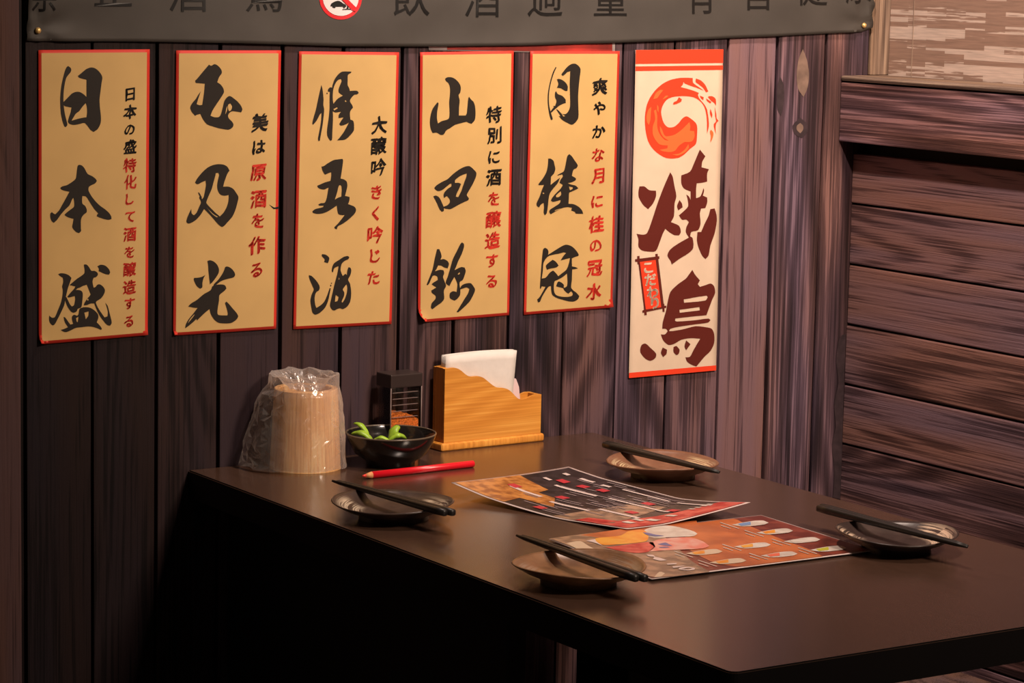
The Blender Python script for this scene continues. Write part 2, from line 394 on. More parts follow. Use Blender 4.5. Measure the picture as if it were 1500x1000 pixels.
floor = link('floor', box('floor', -2.2, 1.6, -3.6, 0.05, -0.04, 0.0), M['floor']); floor['kind'] = 'structure'
wb = link('wall_back', box('wall_back', -1.6, XPAPER+0.04, 0.018, 0.05, 0.0, 2.5), M['backing']); wb['kind'] = 'structure'
seams_px = [135, 229, 321, 412, 500, 586, 667, 748, 829, 907, 982, 1059, 1131, 1201]
sx = [W(x, 300).x for x in seams_px]
pitch_w = (sx[-1]-sx[0])/(len(sx)-1)
edges = [sx[0]-pitch_w*i for i in range(18, 0, -1)] + sx + [W(1275, 60).x]
zc = 1.25
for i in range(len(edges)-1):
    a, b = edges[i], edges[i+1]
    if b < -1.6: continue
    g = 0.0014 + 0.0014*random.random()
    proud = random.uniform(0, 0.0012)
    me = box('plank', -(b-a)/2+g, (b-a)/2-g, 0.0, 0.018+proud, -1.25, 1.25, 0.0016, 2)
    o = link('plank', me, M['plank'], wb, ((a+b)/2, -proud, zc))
    t = min(1, max(0, ((a+b)/2-0.05)/1.1)); k_ = (0.06+1.02*t**1.5)*random.uniform(0.88, 1.1); o.color = (k_*0.98, k_, k_*1.16, 1)   # planks are tinted lighter towards the corner
M['pale_knot'] = flat('pale_knot_wood', (0.20, 0.13, 0.10), 0.6, noise_amt=0.3, nscale=60)
M['dark_knot'] = flat('dark_knot_wood', (0.035, 0.02, 0.025), 0.6, noise_amt=0.4, nscale=90)
WF = lambda x, y, l: (lambda p: Vector((p.x, -0.0016-l, p.z)))(W(x, y))
fill('knot', [[parse('1175,72 1181,88 1184,108 1182,128 1176,142 1168,130 1166,108 1169,86')]], WF, M['pale_knot'], wb)
fill('knot', [[parse('1171,172 1180,180 1182,192 1174,202 1163,196 1160,184')]], WF, M['dark_knot'], wb)
fill('knot', [[parse('1171,180 1175,184 1175,190 1171,195 1166,190 1166,184')]], lambda x, y, l: WF(x, y, 0.0003), M['pale_knot'], wb)
fill('knot', [[parse('1142,112 1147,125 1147,150 1143,170 1138,160 1137,130')]], WF, M['dark_knot'], wb)
fill('stain', [[parse('1233,490 1227,500 1224,530 1227,560 1221,590 1223,625 1218,650 1221,690 1219,728 1231,731 1234,600 1238,490')]], WF, M['dark_knot'], wb)
wr = link('wall_right', box('wall_right', XPAPER, XPAPER+0.05, -3.2, 0.05, 0.0, 2.5), M['wallpaper']); wr['kind'] = 'structure'
link('backing', box('backing', XR+0.018, XPAPER-0.001, -3.2, 0.0, 0.0, ZLB-0.001), M['backing'], wr)
def hplank(name, z0, z1, xface, depth, mat, y1=-0.0005, y0=-3.2, gap=0.0016, bev=0.0018):
    # length along local Z, turned to run along -Y; local Y is thickness, local X is height
    L = y1-y0; h = z1-z0
    me = box(name, -h/2+gap, h/2-gap, 0.0, depth, -L/2, L/2, bev, 2)
    o = link(name, me, mat, wr)
    o.matrix_world = Matrix(((0, 1, 0, xface), (0, 0, 1, (y0+y1)/2), (1, 0, 0, (z0+z1)/2), (0, 0, 0, 1)))
    return o
for i in range(len(ZS)-1):
    if ZS[i+1] < 0.02: break
    hplank('plank', ZS[i+1], ZS[i], XR+random.uniform(-0.0012, 0.0), 0.018, M['plank_side'])
hplank('rail', ZRB, ZRT, XRAIL, XR+0.018-XRAIL, M['plank_side'], gap=0.0006).color = (1.45, 1.4, 1.4, 1)
hplank('ledge', ZLB, ZLT, XRAIL-0.001, XPAPER-XRAIL-0.001, M['trim_wood'], gap=0.0003, bev=0.003)
link('seam', box('seam', XPAPER-0.0004, XPAPER, SX(1337, 60, XPAPER).y-0.0006, SX(1337, 60, XPAPER).y+0.0006, ZLT, 2.5), M['trim_wood'], wr)
t2 = link('trim_2', box('trim_2', -(XPAPER-edges[-1])/2, (XPAPER-edges[-1])/2, 0, 0.02, -0.6, 0.6, 0.001), M['trim_wood'], None, ((edges[-1]+XPAPER)/2, -0.002, ZLT+0.6)); t2['kind'] = 'structure'
# heavy post at the left
xp = W(31, 500, -0.03).x
t1 = link('trim_1', box('trim_1', -0.075, 0.075, 0, 0.03, -1.25, 1.25, 0.003), M['post'], None, (xp-0.075, -0.03, 1.25)); t1['kind'] = 'structure'

# ---------------------------------------------------------------- posters on the back wall
TR = {}
def tr(key, ox, oy, scx, *shapes):
    TR[key] = [[[(ox+x/scx, oy+y/scx) for x, y in parse(l)] for l in sh.split('|')] for sh in shapes]
A = 9.09
tr('ri', 65, 90, A,
 '300,58 335,85 342,115 330,145 285,200 268,240 250,330 240,420 238,520 245,620 258,700 275,770 290,840 270,870 250,860 225,790 205,700 197,600 195,480 203,380 215,300 235,210 260,120 280,75',
 '430,190 480,150 540,100 600,78 650,85 700,120 740,170 755,215 745,280 730,400 718,500 722,600 735,720 735,800 720,850 690,900 640,935 600,910 570,870 545,840 515,815 450,830 380,842 330,832 305,815 298,790 315,730 335,670 345,610 290,600 255,590 237,570 235,545 260,515 300,475 350,425 400,403 450,403 500,430 545,470 545,400 545,300 545,240 500,230 450,215|535,550 550,600 552,680 545,740 500,745 430,760 365,780 345,785 375,735 400,695 450,655 490,600')
tr('hon', 65, 235, A,
 '450,53 490,68 520,105 560,175 620,205 665,240 682,268 660,300 610,325 575,350 572,400 610,470 660,535 720,595 790,645 840,690 872,740 875,775 840,785 780,775 720,755 680,738 685,715 700,700 650,645 600,570 560,505 535,475 490,468 485,510 490,570 525,600 545,640 545,685 510,715 485,745 470,790 470,900 472,935 445,962 410,950 375,915 355,880 365,820 372,772 330,762 285,745 252,718 280,690 330,650 378,610 380,540 370,490 350,520 320,590 260,650 200,720 150,790 110,825 85,805 65,760 65,700 85,683 105,700 130,712 180,660 220,590 265,510 318,412 260,400 215,385 195,362 220,342 280,325 340,290 400,240 412,180 420,110 430,65')
tr('mori', 65, 380, A,
 '690,85 730,65 790,75 840,120 858,165 845,197 800,190 750,170 705,148 710,120',
 '168,190 200,178 260,183 310,205 345,240 325,300 300,370 285,430 262,530 250,600 210,690 160,790 120,860 95,870 65,845 48,800 50,740 65,755 90,770 125,760 165,670 205,570 225,480 230,400 222,350 235,300 230,240 200,220',
 '510,62 545,62 580,100 610,145 650,145 690,170 695,200 670,230 640,240 625,290 640,370 665,360 690,330 720,325 760,350 790,400 780,450 740,510 680,550 670,570 700,640 760,730 785,765 825,750 830,690 810,610 795,570 825,610 850,700 870,780 880,840 860,875 820,865 770,810 720,740 680,660 650,580 600,580 555,600 510,605 520,570 560,510 600,460 590,430 570,380 550,330 500,345 440,375 400,355 320,335 360,300 420,250 480,210 520,170|550,530 565,510 575,525 565,545',
 '400,350 380,385 330,440 290,490 310,500 390,480 395,520 380,600 350,620 325,590 300,540 275,490 260,520 280,590 310,650 360,700 410,690 430,650 475,630 490,540 495,450 480,415 440,400 400,400 440,370',
 '450,660 470,640 530,628 600,640 660,680 700,730 700,780 680,830 720,870 748,915 740,930 690,910 630,890 560,885 480,895 400,905 330,940 270,960 220,945 205,930 240,920 300,895 260,830 240,760 260,765 300,820 330,860 370,850 355,800 355,750 380,730 420,745 440,720|405,775 440,755 430,830 415,820|515,700 575,685 570,740 535,790 525,740')
tr('gyoku', 265, 85, A,
 '355,85 385,100 430,78 480,105 520,155 525,200 490,250 465,320 510,350 545,400 555,450 530,500 490,560 450,620 400,700 375,765 430,785 490,780 515,740 540,650 560,570 590,525 630,502 680,530 740,580 780,630 800,680 785,720 720,710 670,705 635,720 610,760 620,800 660,840 682,880 670,920 620,950 560,945 480,930 400,905 330,880 280,820 240,740 200,750 170,765 130,720 105,660 130,600 180,540 210,490 245,440 225,500 205,560 190,610 230,625 265,620 275,560 290,450 300,340 180,328 170,300 200,270 270,185|610,620 640,600 665,640 650,690 625,705 612,680|588,660 604,630 595,700 572,750')
tr('dai', 265, 235, A,
 '170,290 195,240 260,160 330,95 400,60 480,45 550,52 600,80 630,130 600,175 575,240 555,300 545,345 620,345 680,375 720,430 748,480 740,540 710,650 670,740 610,810 560,865 530,880 490,855 430,790 370,720 290,640 250,710 190,780 130,820 80,835 55,810 65,760 90,700 120,640 125,700 155,725 190,690 230,600 250,550 225,490 240,470 265,510 285,480 305,390 315,320 310,265 260,285 210,312 185,305|445,165 480,160 490,190 475,260 465,330 475,400 510,450 560,465 620,455 615,540 590,620 550,690 500,740 440,690 380,630 325,570 320,550 350,470 390,380 420,270 440,200|318,612 360,655 420,710 482,748 455,750 390,700',
 '208,420 225,425 262,490 245,500')
tr('hikari', 265, 375, A,
 '160,285 230,280 275,265 310,245 285,290 270,350 268,410 240,430 200,400 175,360 155,310',
 '335,60 370,50 420,68 465,110 490,170 485,220 450,280 400,345 370,370 362,300 350,190 345,110',
 '575,140 610,135 660,165 695,210 705,250 680,280 620,295 550,315 500,340 455,375 415,390 430,360 480,310 530,240 560,180',
 '400,400 430,385 470,375 530,372 570,385 590,425 560,460 520,490 495,520 490,590 475,680 470,760 490,780 600,785 608,760 590,680 570,620 590,600 620,630 680,700 730,760 745,800 715,845 650,885 560,890 480,880 420,830 380,760 365,700 320,735 260,790 200,850 190,830 150,870 90,920 40,955 50,900 90,830 140,770 205,685 150,680 80,665 120,625 200,575 290,500 370,455 390,430|160,770 168,775 110,850 75,890 100,840')
tr('shu', 440, 100, A,
 '262,220 275,270 285,350 290,420 287,490 297,540 290,640 275,760 250,900 240,960 220,965 215,930 230,850 250,740 260,650 262,590 235,620 200,690 150,750 140,730 155,660 190,540 215,420 240,310',
 '350,280 375,252 405,255 410,220 440,140 490,75 540,42 660,42 655,60 615,85 612,150 610,220 630,260 640,300 700,295 740,300 758,325 735,345 700,350 660,390 640,435 665,480 680,520 655,550 640,590 645,680 680,695 692,730 692,820 660,870 600,930 560,950 470,955 510,910 560,840 610,750 625,720 580,745 520,760 497,740 520,700 555,650 490,660 490,620 520,575 450,585 410,570 415,640 410,760 405,860 400,950 380,962 350,920 335,870 340,780 360,640 370,520 370,400 375,310 350,310|525,140 530,170 510,220 490,280 495,320 550,360 480,400 420,470 412,400 415,310 430,240 460,180 490,150|420,540 470,515 478,530 430,558|570,430 585,422 598,440 580,445',
 '337,320 347,330 337,342 327,330')
tr('go', 440, 228, A,
 '262,140 290,135 340,100 420,55 480,45 540,38 548,60 535,170 515,300 560,312 595,340 605,390 595,450 575,530 635,545 632,590 615,640 665,658 705,680 722,720 700,770 650,820 590,870 530,910 480,935 465,975 440,965 432,945 470,910 520,850 570,785 520,785 485,770 470,710 465,660 420,690 340,740 270,765 200,770 150,755 140,735 180,705 280,680 290,660 230,660 220,645 250,628 305,620 330,560 345,480 355,420 300,445 250,440 215,420 205,395 240,380 310,350 380,330 390,270 390,215 350,230 310,248 290,225 270,180|510,385 525,400 530,450 525,540 480,555 440,580 445,560 470,480 490,400')
tr('sake', 440, 365, A,
 '270,60 320,68 365,110 355,160 345,180 295,165 305,130 265,85',
 '95,340 130,350 190,410 230,470 238,510 225,545 200,560 180,590 170,650 180,740 195,775 250,740 300,690 340,600 370,510 385,515 370,590 350,680 310,770 240,840 180,865 145,840 125,760 115,680 130,600 160,530 145,490 110,410 95,360',
 '385,465 395,478 385,492 375,478', '395,438 403,446 395,454 387,446',
 '400,290 405,230 430,180 490,140 560,95 610,85 632,100 620,125 570,150 530,190 515,270 530,320 545,350 580,320 600,340 605,280 620,235 645,240 658,280 645,340 615,400 640,450 655,540 655,620 640,700 600,760 545,790 510,780 470,790 430,810 395,790 375,740 390,660 410,570 440,440 470,330 490,220 440,240 425,260 415,300|595,460 605,500 600,570 570,660 540,705 530,690 560,620 565,570 545,530 570,490|450,600 490,630 475,680 440,695|490,365 505,390 490,400')
tr('yama', 615, 105, A,
 '315,90 345,72 400,72 450,95 495,140 520,185 525,230 515,280 495,310 510,380 502,470 500,580 590,580 605,550 615,450 625,350 635,330 660,365 695,400 715,460 722,560 712,640 670,690 630,680 600,665 520,685 450,705 380,750 330,780 300,830 260,840 225,820 200,808 150,815 125,760 113,680 120,590 150,490 215,402 228,420 210,530 208,620 220,685 270,655 360,625 375,560 370,400 380,300 380,210 360,150 325,120')
tr('ta', 615, 225, A,
 '160,565 195,553 240,580 270,640 300,710 300,760 275,770 245,740 210,660',
 '172,455 200,420 280,370 350,335 420,270 500,210 580,170 640,162 690,200 732,250 725,310 690,390 640,480 605,545 632,590 625,615 570,640 490,680 420,720 380,735 310,725 290,705 350,680 380,640 375,600 340,560 305,585 295,550 310,510 350,465 400,430 400,395 380,400 330,440 280,480 230,495 195,480|450,350 510,300 560,275 605,260 600,300 575,370 550,440 530,500 490,575 460,570 470,530 500,470 530,400 500,385 450,385')
tr('nishiki', 615, 350, A,
 '210,130 240,130 260,180 270,230 255,270 300,262 350,290 368,330 350,385 310,375 265,350 225,345 205,390 180,425 250,405 295,410 305,450 290,500 310,560 330,620 305,670 300,700 305,790 270,840 200,890 150,930 130,910 140,850 190,790 190,750 140,710 135,680 200,640 140,600 155,580 220,540 215,500 180,480 150,490 110,580 85,612 72,600 100,530 150,400 180,250 200,170',
 '540,40 565,60 565,110 530,210 490,290 460,370 440,410 480,390 530,368 575,375 590,420 575,480 550,540 510,570 515,650 540,610 600,585 660,585 690,620 715,670 690,740 640,830 560,910 490,970 470,965 510,900 570,800 620,720 640,660 600,640 550,655 520,665 515,740 480,790 445,815 385,785 380,720 420,690 470,700 480,600 465,550 440,500 410,550 375,620 345,605 325,570 350,500 380,400 420,260 470,160 520,60|485,460 510,435 515,455 490,470')
tr('tsuki', 775, 85, A,
 '335,115 345,125 310,200 275,310 250,430 243,540 250,640 275,740 295,810 280,825 265,810 240,700 228,600 228,500 240,400 265,290 300,180',
 '350,280 380,275 430,295 475,335 495,380 490,435 460,435 400,400 350,395 370,340',
 '325,460 340,437 360,475 420,500 465,550 468,595 400,620 345,662 300,700 275,725 268,705 310,650 300,635 325,635 345,570 325,520',
 '410,215 450,160 500,105 550,75 600,75 645,110 665,150 655,240 640,380 632,520 635,660 635,790 600,850 550,885 490,860 420,820 375,770 400,772 340,680 360,685 420,740 470,740 505,700 525,640 525,500 520,350 525,240 528,175 490,185 440,230 420,230|405,728 440,755 465,768 435,775')
tr('katsura', 775, 222, A,
 '235,90 270,92 305,120 318,170 330,230 310,290 275,330 270,390 268,440 330,390 395,340 360,420 300,490 255,560 240,640 230,740 215,820 190,845 175,810 180,740 175,680 140,700 115,740 85,720 82,680 120,600 150,510 180,440 110,445 105,430 160,360 210,270 230,180|158,550 172,540 186,552 172,562',
 '490,55 515,30 550,60 590,120 628,180 610,215 570,240 550,320 600,350 600,375 560,400 495,418 540,435 600,450 635,485 600,505 545,530 515,545 510,620 505,690 570,695 640,730 685,780 700,825 600,820 590,800 540,780 550,745 500,735 430,745 340,790 270,830 250,800 260,770 320,730 390,680 400,640 300,665 270,650 290,610 340,550 400,490 430,440 385,410 400,370 430,325 420,300 355,315 370,300 440,260 460,200 475,120|510,460 560,470 560,490 525,510|340,580 400,525 410,560 380,600 345,605|320,790 330,775 420,745 380,765')
tr('kanmuri', 775, 350, A,
 '170,130 195,112 225,130 240,165 235,205 290,170 370,120 440,80 490,72 550,95 600,140 640,200 635,220 590,235 550,255 550,310 552,360 600,370 630,385 600,395 555,400 552,450 550,540 540,640 570,680 610,710 648,755 630,795 580,825 510,825 430,805 350,780 290,740 275,680 272,620 240,630 190,700 150,770 125,830 100,840 88,800 110,780 150,720 200,630 150,625 135,660 125,650 130,560 140,420 150,290 160,190|240,225 300,205 380,190 440,175 475,180 440,220 400,280 460,265 525,250 510,320 480,400 420,450 370,490 330,440 300,415 260,440 200,510 150,520 165,420 172,320 200,265|320,560 360,540 430,500 485,455 490,530 485,620 440,650 500,725 540,690 560,720 550,750 490,765 400,760 340,740 315,700 310,640',
 '205,350 250,305 295,272 340,300 375,350 340,375 260,390 220,405',
 '360,570 380,560 440,600 440,650 400,640 340,625', '430,640 470,650 500,700 490,715 450,680')
B1 = 5.556
tr('yaki', 920, 215, B1,
 '80,320 120,320 160,350 215,355 215,400 190,460 150,505 110,470 75,410 72,360',
 '330,205 350,240 365,320 380,400 365,460 360,560 335,610 400,640 415,690 400,718 360,715 320,690 290,665 270,700 240,780 210,845 160,850 100,840 70,810 70,750 55,705 110,712 140,700 180,600 230,450 280,320',
 '405,430 425,460 430,490 395,515 385,480',
 '570,20 615,75 590,120 585,165 645,180 630,215 630,280 590,290 545,295 540,350 540,415 575,400 600,335 605,350 595,395 630,410 630,450 615,495 580,500 570,540 575,620 555,675 500,690 490,725 510,740 515,820 480,860 400,910 340,955 330,925 305,880 330,830 400,780 480,735 455,690 460,650 480,610 460,590 425,590 400,555 440,520 475,480 470,420 460,385 480,400 495,430 495,360 440,335 420,290 420,230 490,200 520,140',
 '655,505 690,498 705,550 708,600 690,700 655,800 640,880 615,910 590,885 560,820 545,760 550,690 580,690 610,620 640,560')
tr('tori', 920, 385, 6.252,
 '570,60 600,110 640,155 620,190 640,215 690,200 740,185 770,210 780,270 750,340 700,475 560,488 415,505 412,525 430,532 600,520 720,505 737,520 715,542 600,558 450,580 370,600 358,620 400,618 500,600 600,575 700,585 750,600 772,650 772,730 740,800 680,860 610,945 570,930 525,900 510,860 550,855 580,800 620,730 645,690 560,685 470,700 400,740 350,745 305,705 283,650 320,650 345,620 330,600 295,600 300,540 330,430 345,350 370,260 440,190 510,140 545,95|492,330 700,296 712,310 690,340 494,360|452,425 636,400 640,430 455,452',
 '145,735 190,775 240,825 235,865 190,892 140,870 100,820 95,785 110,745',
 '300,770 340,790 335,830 305,858 285,820', '425,755 455,790 445,830 425,840 400,810 400,765', '515,705 555,740 515,795 500,760')
FS = 7.143
tr('swirl', 930, 100, FS,
 '585,100 520,97 440,100 350,120 270,160 200,220 140,300 105,380 88,470 85,560 95,660 120,760 170,840 240,900 310,935 380,942 450,930 510,890 560,840 620,790 632,700 632,600 610,560 560,520 520,500 480,520 440,570 390,610 330,615 290,580 265,520 255,450 270,390 310,330 370,300 440,290 520,290 590,300 640,325 680,360 710,410 730,500 735,600 735,685 755,600 750,520 735,430 710,380 660,320 640,280 650,255 600,235 520,210 460,195 480,170 490,140 500,155 560,180 620,200 700,232 650,195 590,150',
 '620,105 670,125 715,170 748,240 725,250 690,200 640,160 615,140', '440,300 470,320 465,345 420,370 380,378 385,355 420,335',
 '750,290 790,290 825,320 828,390 810,360 780,340 745,300', '725,312 780,350 770,365 735,340', '660,285 700,300 695,330 670,310',
 '770,420 790,480 785,520 765,470', '815,400 832,480 835,520 855,548 830,575 825,640 830,690 815,640 805,585 830,550 820,500')
tr('swirl_light', 930, 100, FS,
 '240,600 265,640 285,690 310,710 400,690 480,630 550,560 560,600 555,650 600,655 605,710 580,760 540,770 500,770 440,810 400,860 350,875 270,865 240,850 320,835 325,805 240,795 190,740 165,680 168,600 190,530 178,440 200,430 213,500 212,600 235,680 290,745 335,755 280,720 245,660',
 '120,430 150,400 145,470 140,540 125,590 105,560 100,500', '170,320 195,260 240,225 275,225 240,270 210,310', '265,325 300,285 330,285 300,310',
 '210,380 225,400 225,460 210,430', '370,900 440,890 500,850 540,790 545,830 500,880 430,910', '775,640 800,670 795,720 770,775 775,700 765,660')

def wall_fn(Y, bend):
    def fn(x, y, lift=0.0):
        p = W(x, y); p.y = -(Y+lift)
        return bend(p)
    return fn
def make_bend(corners, seed, wave=0.0006):
    """corners: list of (corner point, outward direction in XZ, reach, radius): paper curls off the wall there"""
    def bend(p):
        q = p.copy()
        q.y -= wave*(1+noise.noise(Vector((p.x*9, seed, p.z*7))))
        for c, n, reach, R in corners:
            s = (Vector((p.x, 0, p.z))-Vector((c.x, 0, c.z))).dot(n) + reach
            if s > 0:
                th = s/R
                dn = R*math.sin(th)-s
                q.x += n.x*dn; q.z += n.z*dn; q.y -= R*(1-math.cos(th))
        return q
    return bend
def quadgrid(c, fn, nx, ny, lift=0.0, inset=None):
    """grid over the quad c (TL,TR,BR,BL in picture coordinates of the wall)"""
    (ax, ay), (bx, by), (cx, cy), (dx, dy) = c
    u0, u1, v0, v1 = inset or (0, 1, 0, 1)
    vs, fs = [], []
    for j in range(ny+1):
        for i in range(nx+1):
            u = u0+(u1-u0)*i/nx; v = v0+(v1-v0)*j/ny
            x = (ax*(1-u)+bx*u)*(1-v)+(dx*(1-u)+cx*u)*v; y = (ay*(1-u)+by*u)*(1-v)+(dy*(1-u)+cy*u)*v
            vs.append(fn(x, y, lift))
    for j in range(ny):
        for i in range(nx): a = j*(nx+1)+i; fs.append((a, a+1, a+nx+2, a+nx+1))
    return vs, fs
def thick(name, vs, fs, t, nx, ny):
    n = len(vs); vs2 = list(vs)+[Vector(v)+Vector((0, t, 0)) for v in vs]
    fs2 = list(fs)+[tuple(n+i for i in reversed(f)) for f in fs]
    ring = [i for i in range(nx)] + [nx+(nx+1)*j for j in range(ny)] + [(nx+1)*ny+nx-i for i in range(nx)] + [(nx+1)*(ny-j) for j in range(ny)]
    for k in range(len(ring)): a, b = ring[k], ring[(k+1) % len(ring)]; fs2.append((b, a, a+n, b+n))
    return mesh(name, vs2, fs2, True)

D2 = math.sqrt(0.5)
P = [
 dict(c=[(54.9, 73.1), (217.5, 72), (214.7, 490.3), (55.5, 504)], big=['ri', 'hon', 'mori'], cols=188.3, size=23,
   small=[('日', 189, 138, 0), ('本', 188.7, 163.5, 0), ('の', 188, 190, 0), ('盛', 188.7, 214.5, 0), ('特', 188.3, 241.6, 1), ('化', 189, 266, 1), ('し', 188.3, 291.5, 1), ('て', 188.3, 317, 1), ('酒', 188, 343, 1), ('を', 187.8, 368.5, 1), ('醸', 187.8, 394, 1), ('造', 187.8, 420, 1), ('す', 187.8, 444, 1), ('る', 187, 470, 1)],
   curl=[(3, (-D2, -D2), 0.010, 0.009), (2, (D2, -D2), 0.007, 0.007)], label='gold paper strip with red border at the far left of the wall, lettered 日本盛'),
 dict(c=[(256.5, 73.6), (410, 73.6), (402.8, 481), (252, 491)], big=['gyoku', 'dai', 'hikari'], size=29,
   small=[('美', 379, 179, 0), ('は', 377.5, 215, 0), ('原', 376.4, 252, 1), ('酒', 376.4, 291, 1), ('を', 376, 323, 1), ('作', 374.7, 359, 1), ('る', 373.5, 395, 1)],
   curl=[(3, (-D2, -D2), 0.006, 0.006)], label='gold paper strip with red border and a torn right edge, lettered 玉乃光'),
 dict(c=[(436.5, 75), (582.8, 76.5), (571.8, 474), (428, 481.7)], big=['shu', 'go', 'sake'], size=28,
   small=[('大', 553, 183, 0), ('醸', 552, 213.5, 0), ('吟', 552, 245, 0), ('き', 549.4, 281, 1), ('く', 548, 312, 1), ('吟', 547.6, 343, 1), ('じ', 547.6, 374.5, 1), ('た', 545, 406, 1)],
   curl=[], label='gold paper strip with red border and flat corners, third from the left, ending in 酒'),
 dict(c=[(613.7, 76.4), (750.6, 74.3), (744, 461), (610.5, 472)], big=['yama', 'ta', 'nishiki'], size=27,
   small=[('特', 721.4, 167.5, 0), ('別', 722, 198, 0), ('に', 721.4, 230, 0), ('酒', 720.8, 259.5, 0), ('を', 721, 291, 1), ('醸', 720.3, 321, 1), ('造', 719.4, 351.7, 1), ('す', 718.8, 381.4, 1), ('る', 717.7, 411.7, 1)],
   curl=[(3, (-0.75, -0.66), 0.014, 0.008)], label='gold paper strip with a curled lower left corner, lettered 山田錦'),
 dict(c=[(775, 74.7), (905.6, 74.7), (894.7, 450), (765.5, 460.6)], big=['tsuki', 'katsura', 'kanmuri'], size=27,
   small=[('爽', 876.4, 126.8, 0), ('や', 875.4, 158.7, 0), ('か', 874.7, 192.4, 0), ('な', 873.7, 226.4, 1), ('月', 873.7, 257.5, 1), ('に', 872.2, 294.7, 1), ('桂', 871, 327.6, 1), ('の', 870, 359.8, 1), ('冠', 868.9, 392, 1), ('水', 868, 426, 1)],
   curl=[(2, (D2, -D2), 0.010, 0.008)], label='gold paper strip with a curled lower right corner beside the white hanging banner, lettered 月桂冠'),
]
for k, p in enumerate(P):
    cs = []
    for ci, n, reach, R in p['curl']: cs.append((W(*p['c'][ci]), Vector((n[0], 0, n[1])), reach, R))
    bend = make_bend(cs, k*3.3)
    top = W((p['c'][0][0]+p['c'][1][0])/2, 75)
    root = empty('paper_strip_poster', (top.x, 0, W(*p['c'][3]).z)); off = Vector(root.location)
    tag(root, p['label'], 'poster', 'gold paper strips on the plank wall')
    f0 = wall_fn(0.0025, bend)
    fn = lambda x, y, l=0.0, f0=f0, off=off: f0(x, y, l)-off
    nx, ny = 20, 56
    vs, fs = quadgrid(p['c'], fn, nx, ny)
    link('sheet', thick('sheet', vs, fs, 0.0004, nx, ny), M['paper_red'], root)
    vs, fs = quadgrid(p['c'], fn, nx, ny, 0.0003, (0.026, 0.974, 0.0105, 0.9895))
    link('gold_panel', mesh('gold_panel', vs, fs, True), M['paper'], root)
    for b in p['big']:
        fill('large_character', TR[b], lambda x, y, l, fn=fn: fn(x, y, 0.0006+l), M['ink'], root)
    for ch, x, y, red in p['small']:
        q_ = p['size']*(0.80 if ord(ch) < 0x3100 else 0.92)
        glyph_obj('small_character', ch, x, y, q_*0.92, q_, lambda x, y, l, fn=fn: fn(x, y, 0.0006), M['ink_red' if red else 'ink'], root, bold=0.038, shear=0.14, wob=0.028, rot=0.10)
    if k == 1:
        fill('tear', [[parse('392,299 400,303.5 406.8,302 406.8,305 399,306')]], lambda x, y, l, fn=fn: fn(x, y, 0.0005), M['backing'], root, 1)

# --- white hanging banner (cloth), orange-red bands
rc = [(928.7, 73), (1056.7, 72), (1046.5, 541.8), (919, 553)]
rb = make_bend([], 20, 0.0008)
root = empty('hanging_cloth_banner', W(992, 548)); off = Vector(root.location)
tag(root, 'cream hanging banner with an orange swirl and big maroon characters, right of the gold strips', 'banner')
fb = wall_fn(0.003, rb); fnb = lambda x, y, l=0.0: fb(x, y, l)-off
vs, fs = quadgrid(rc, fnb, 16, 60); link('cloth', thick('cloth', vs, fs, 0.0006, 16, 60), M['cloth'], root)
for v0, v1 in ((0.0, 0.0425), (0.0500, 0.0640), (0.984, 1.0)):
    vs, fs = quadgrid(rc, fnb, 16, 2, 0.0003, (0, 1, v0, v1)); link('printed_band', mesh('printed_band', vs, fs), M['cloth_red'], root)
up = lambda d: (lambda x, y, l: fnb(x, y, d+l))
fill('swirl_print', TR['swirl'], up(0.0003), M['cloth_red'], root)
fill('swirl_highlight', TR['swirl_light'], up(0.0006), M['cloth_orange'], root)
fill('large_character', TR['yaki'], up(0.0003), M['cloth_brown'], root)
fill('large_character', TR['tori'], up(0.0003), M['cloth_brown'], root)
fill('flag_frame', [[parse('927.5,379 963,374.5 963,378.5 961.5,379 969.5,447 973,447 973,450 938,457.5 938,454 940.5,453 932,382.5 927.5,383')]], up(0.0004), M['cloth_brown'], root, 1)
for q_ in ('930.5,374.5 934,374 934.5,386 931,386.5', '957,371.5 960.5,371 961.5,383 958,383.5', '940,449 943.5,448.5 944.5,460.5 941,461', '967,444.5 970,444 970.5,456 967.5,456'):
    fill('frame_knob', [[parse(q_)]], up(0.00045), M['cloth_brown'], root, 1)
fill('flag_panel', [[parse('934.5,383 957.5,380 965.5,449 943,452.5')]], up(0.0005), M['cloth_red'], root, 1)
for ch, x, y in (('こ', 946.5, 391.5), ('だ', 949.5, 409), ('わ', 952.5, 427), ('り', 956, 443)):
    glyph_obj('small_character', ch, x, y, 18, 19, up(0.0009), M['cloth'], root, bold=0.045, rot=0.08)

# --- red poster half hidden behind the strips and the grey banner
root = empty('red_poster', W(764, 79)); off = Vector(root.location)
tag(root, 'dark red poster with white edge, almost hidden behind two gold strips', 'poster')
vs, fs = quadgrid([(628, -30), (901, -30), (901, 79), (628, 73.5)], lambda x, y, l=0: W(x, y, -0.0012-l)-off, 8, 4)
link('sheet', thick('sheet', vs, fs, 0.0003, 8, 4), M['white_print'], root)
vs, fs = quadgrid([(655, -30), (897, -30), (897, 77), (655, 72.8)], lambda x, y, l=0: W(x, y, -0.0016-l)-off, 8, 4)
link('red_panel', mesh('red_panel', vs, fs), flat('dark_red_print', (0.30, 0.018, 0.012), 0.5, noise_amt=0.6, nscale=18), root)

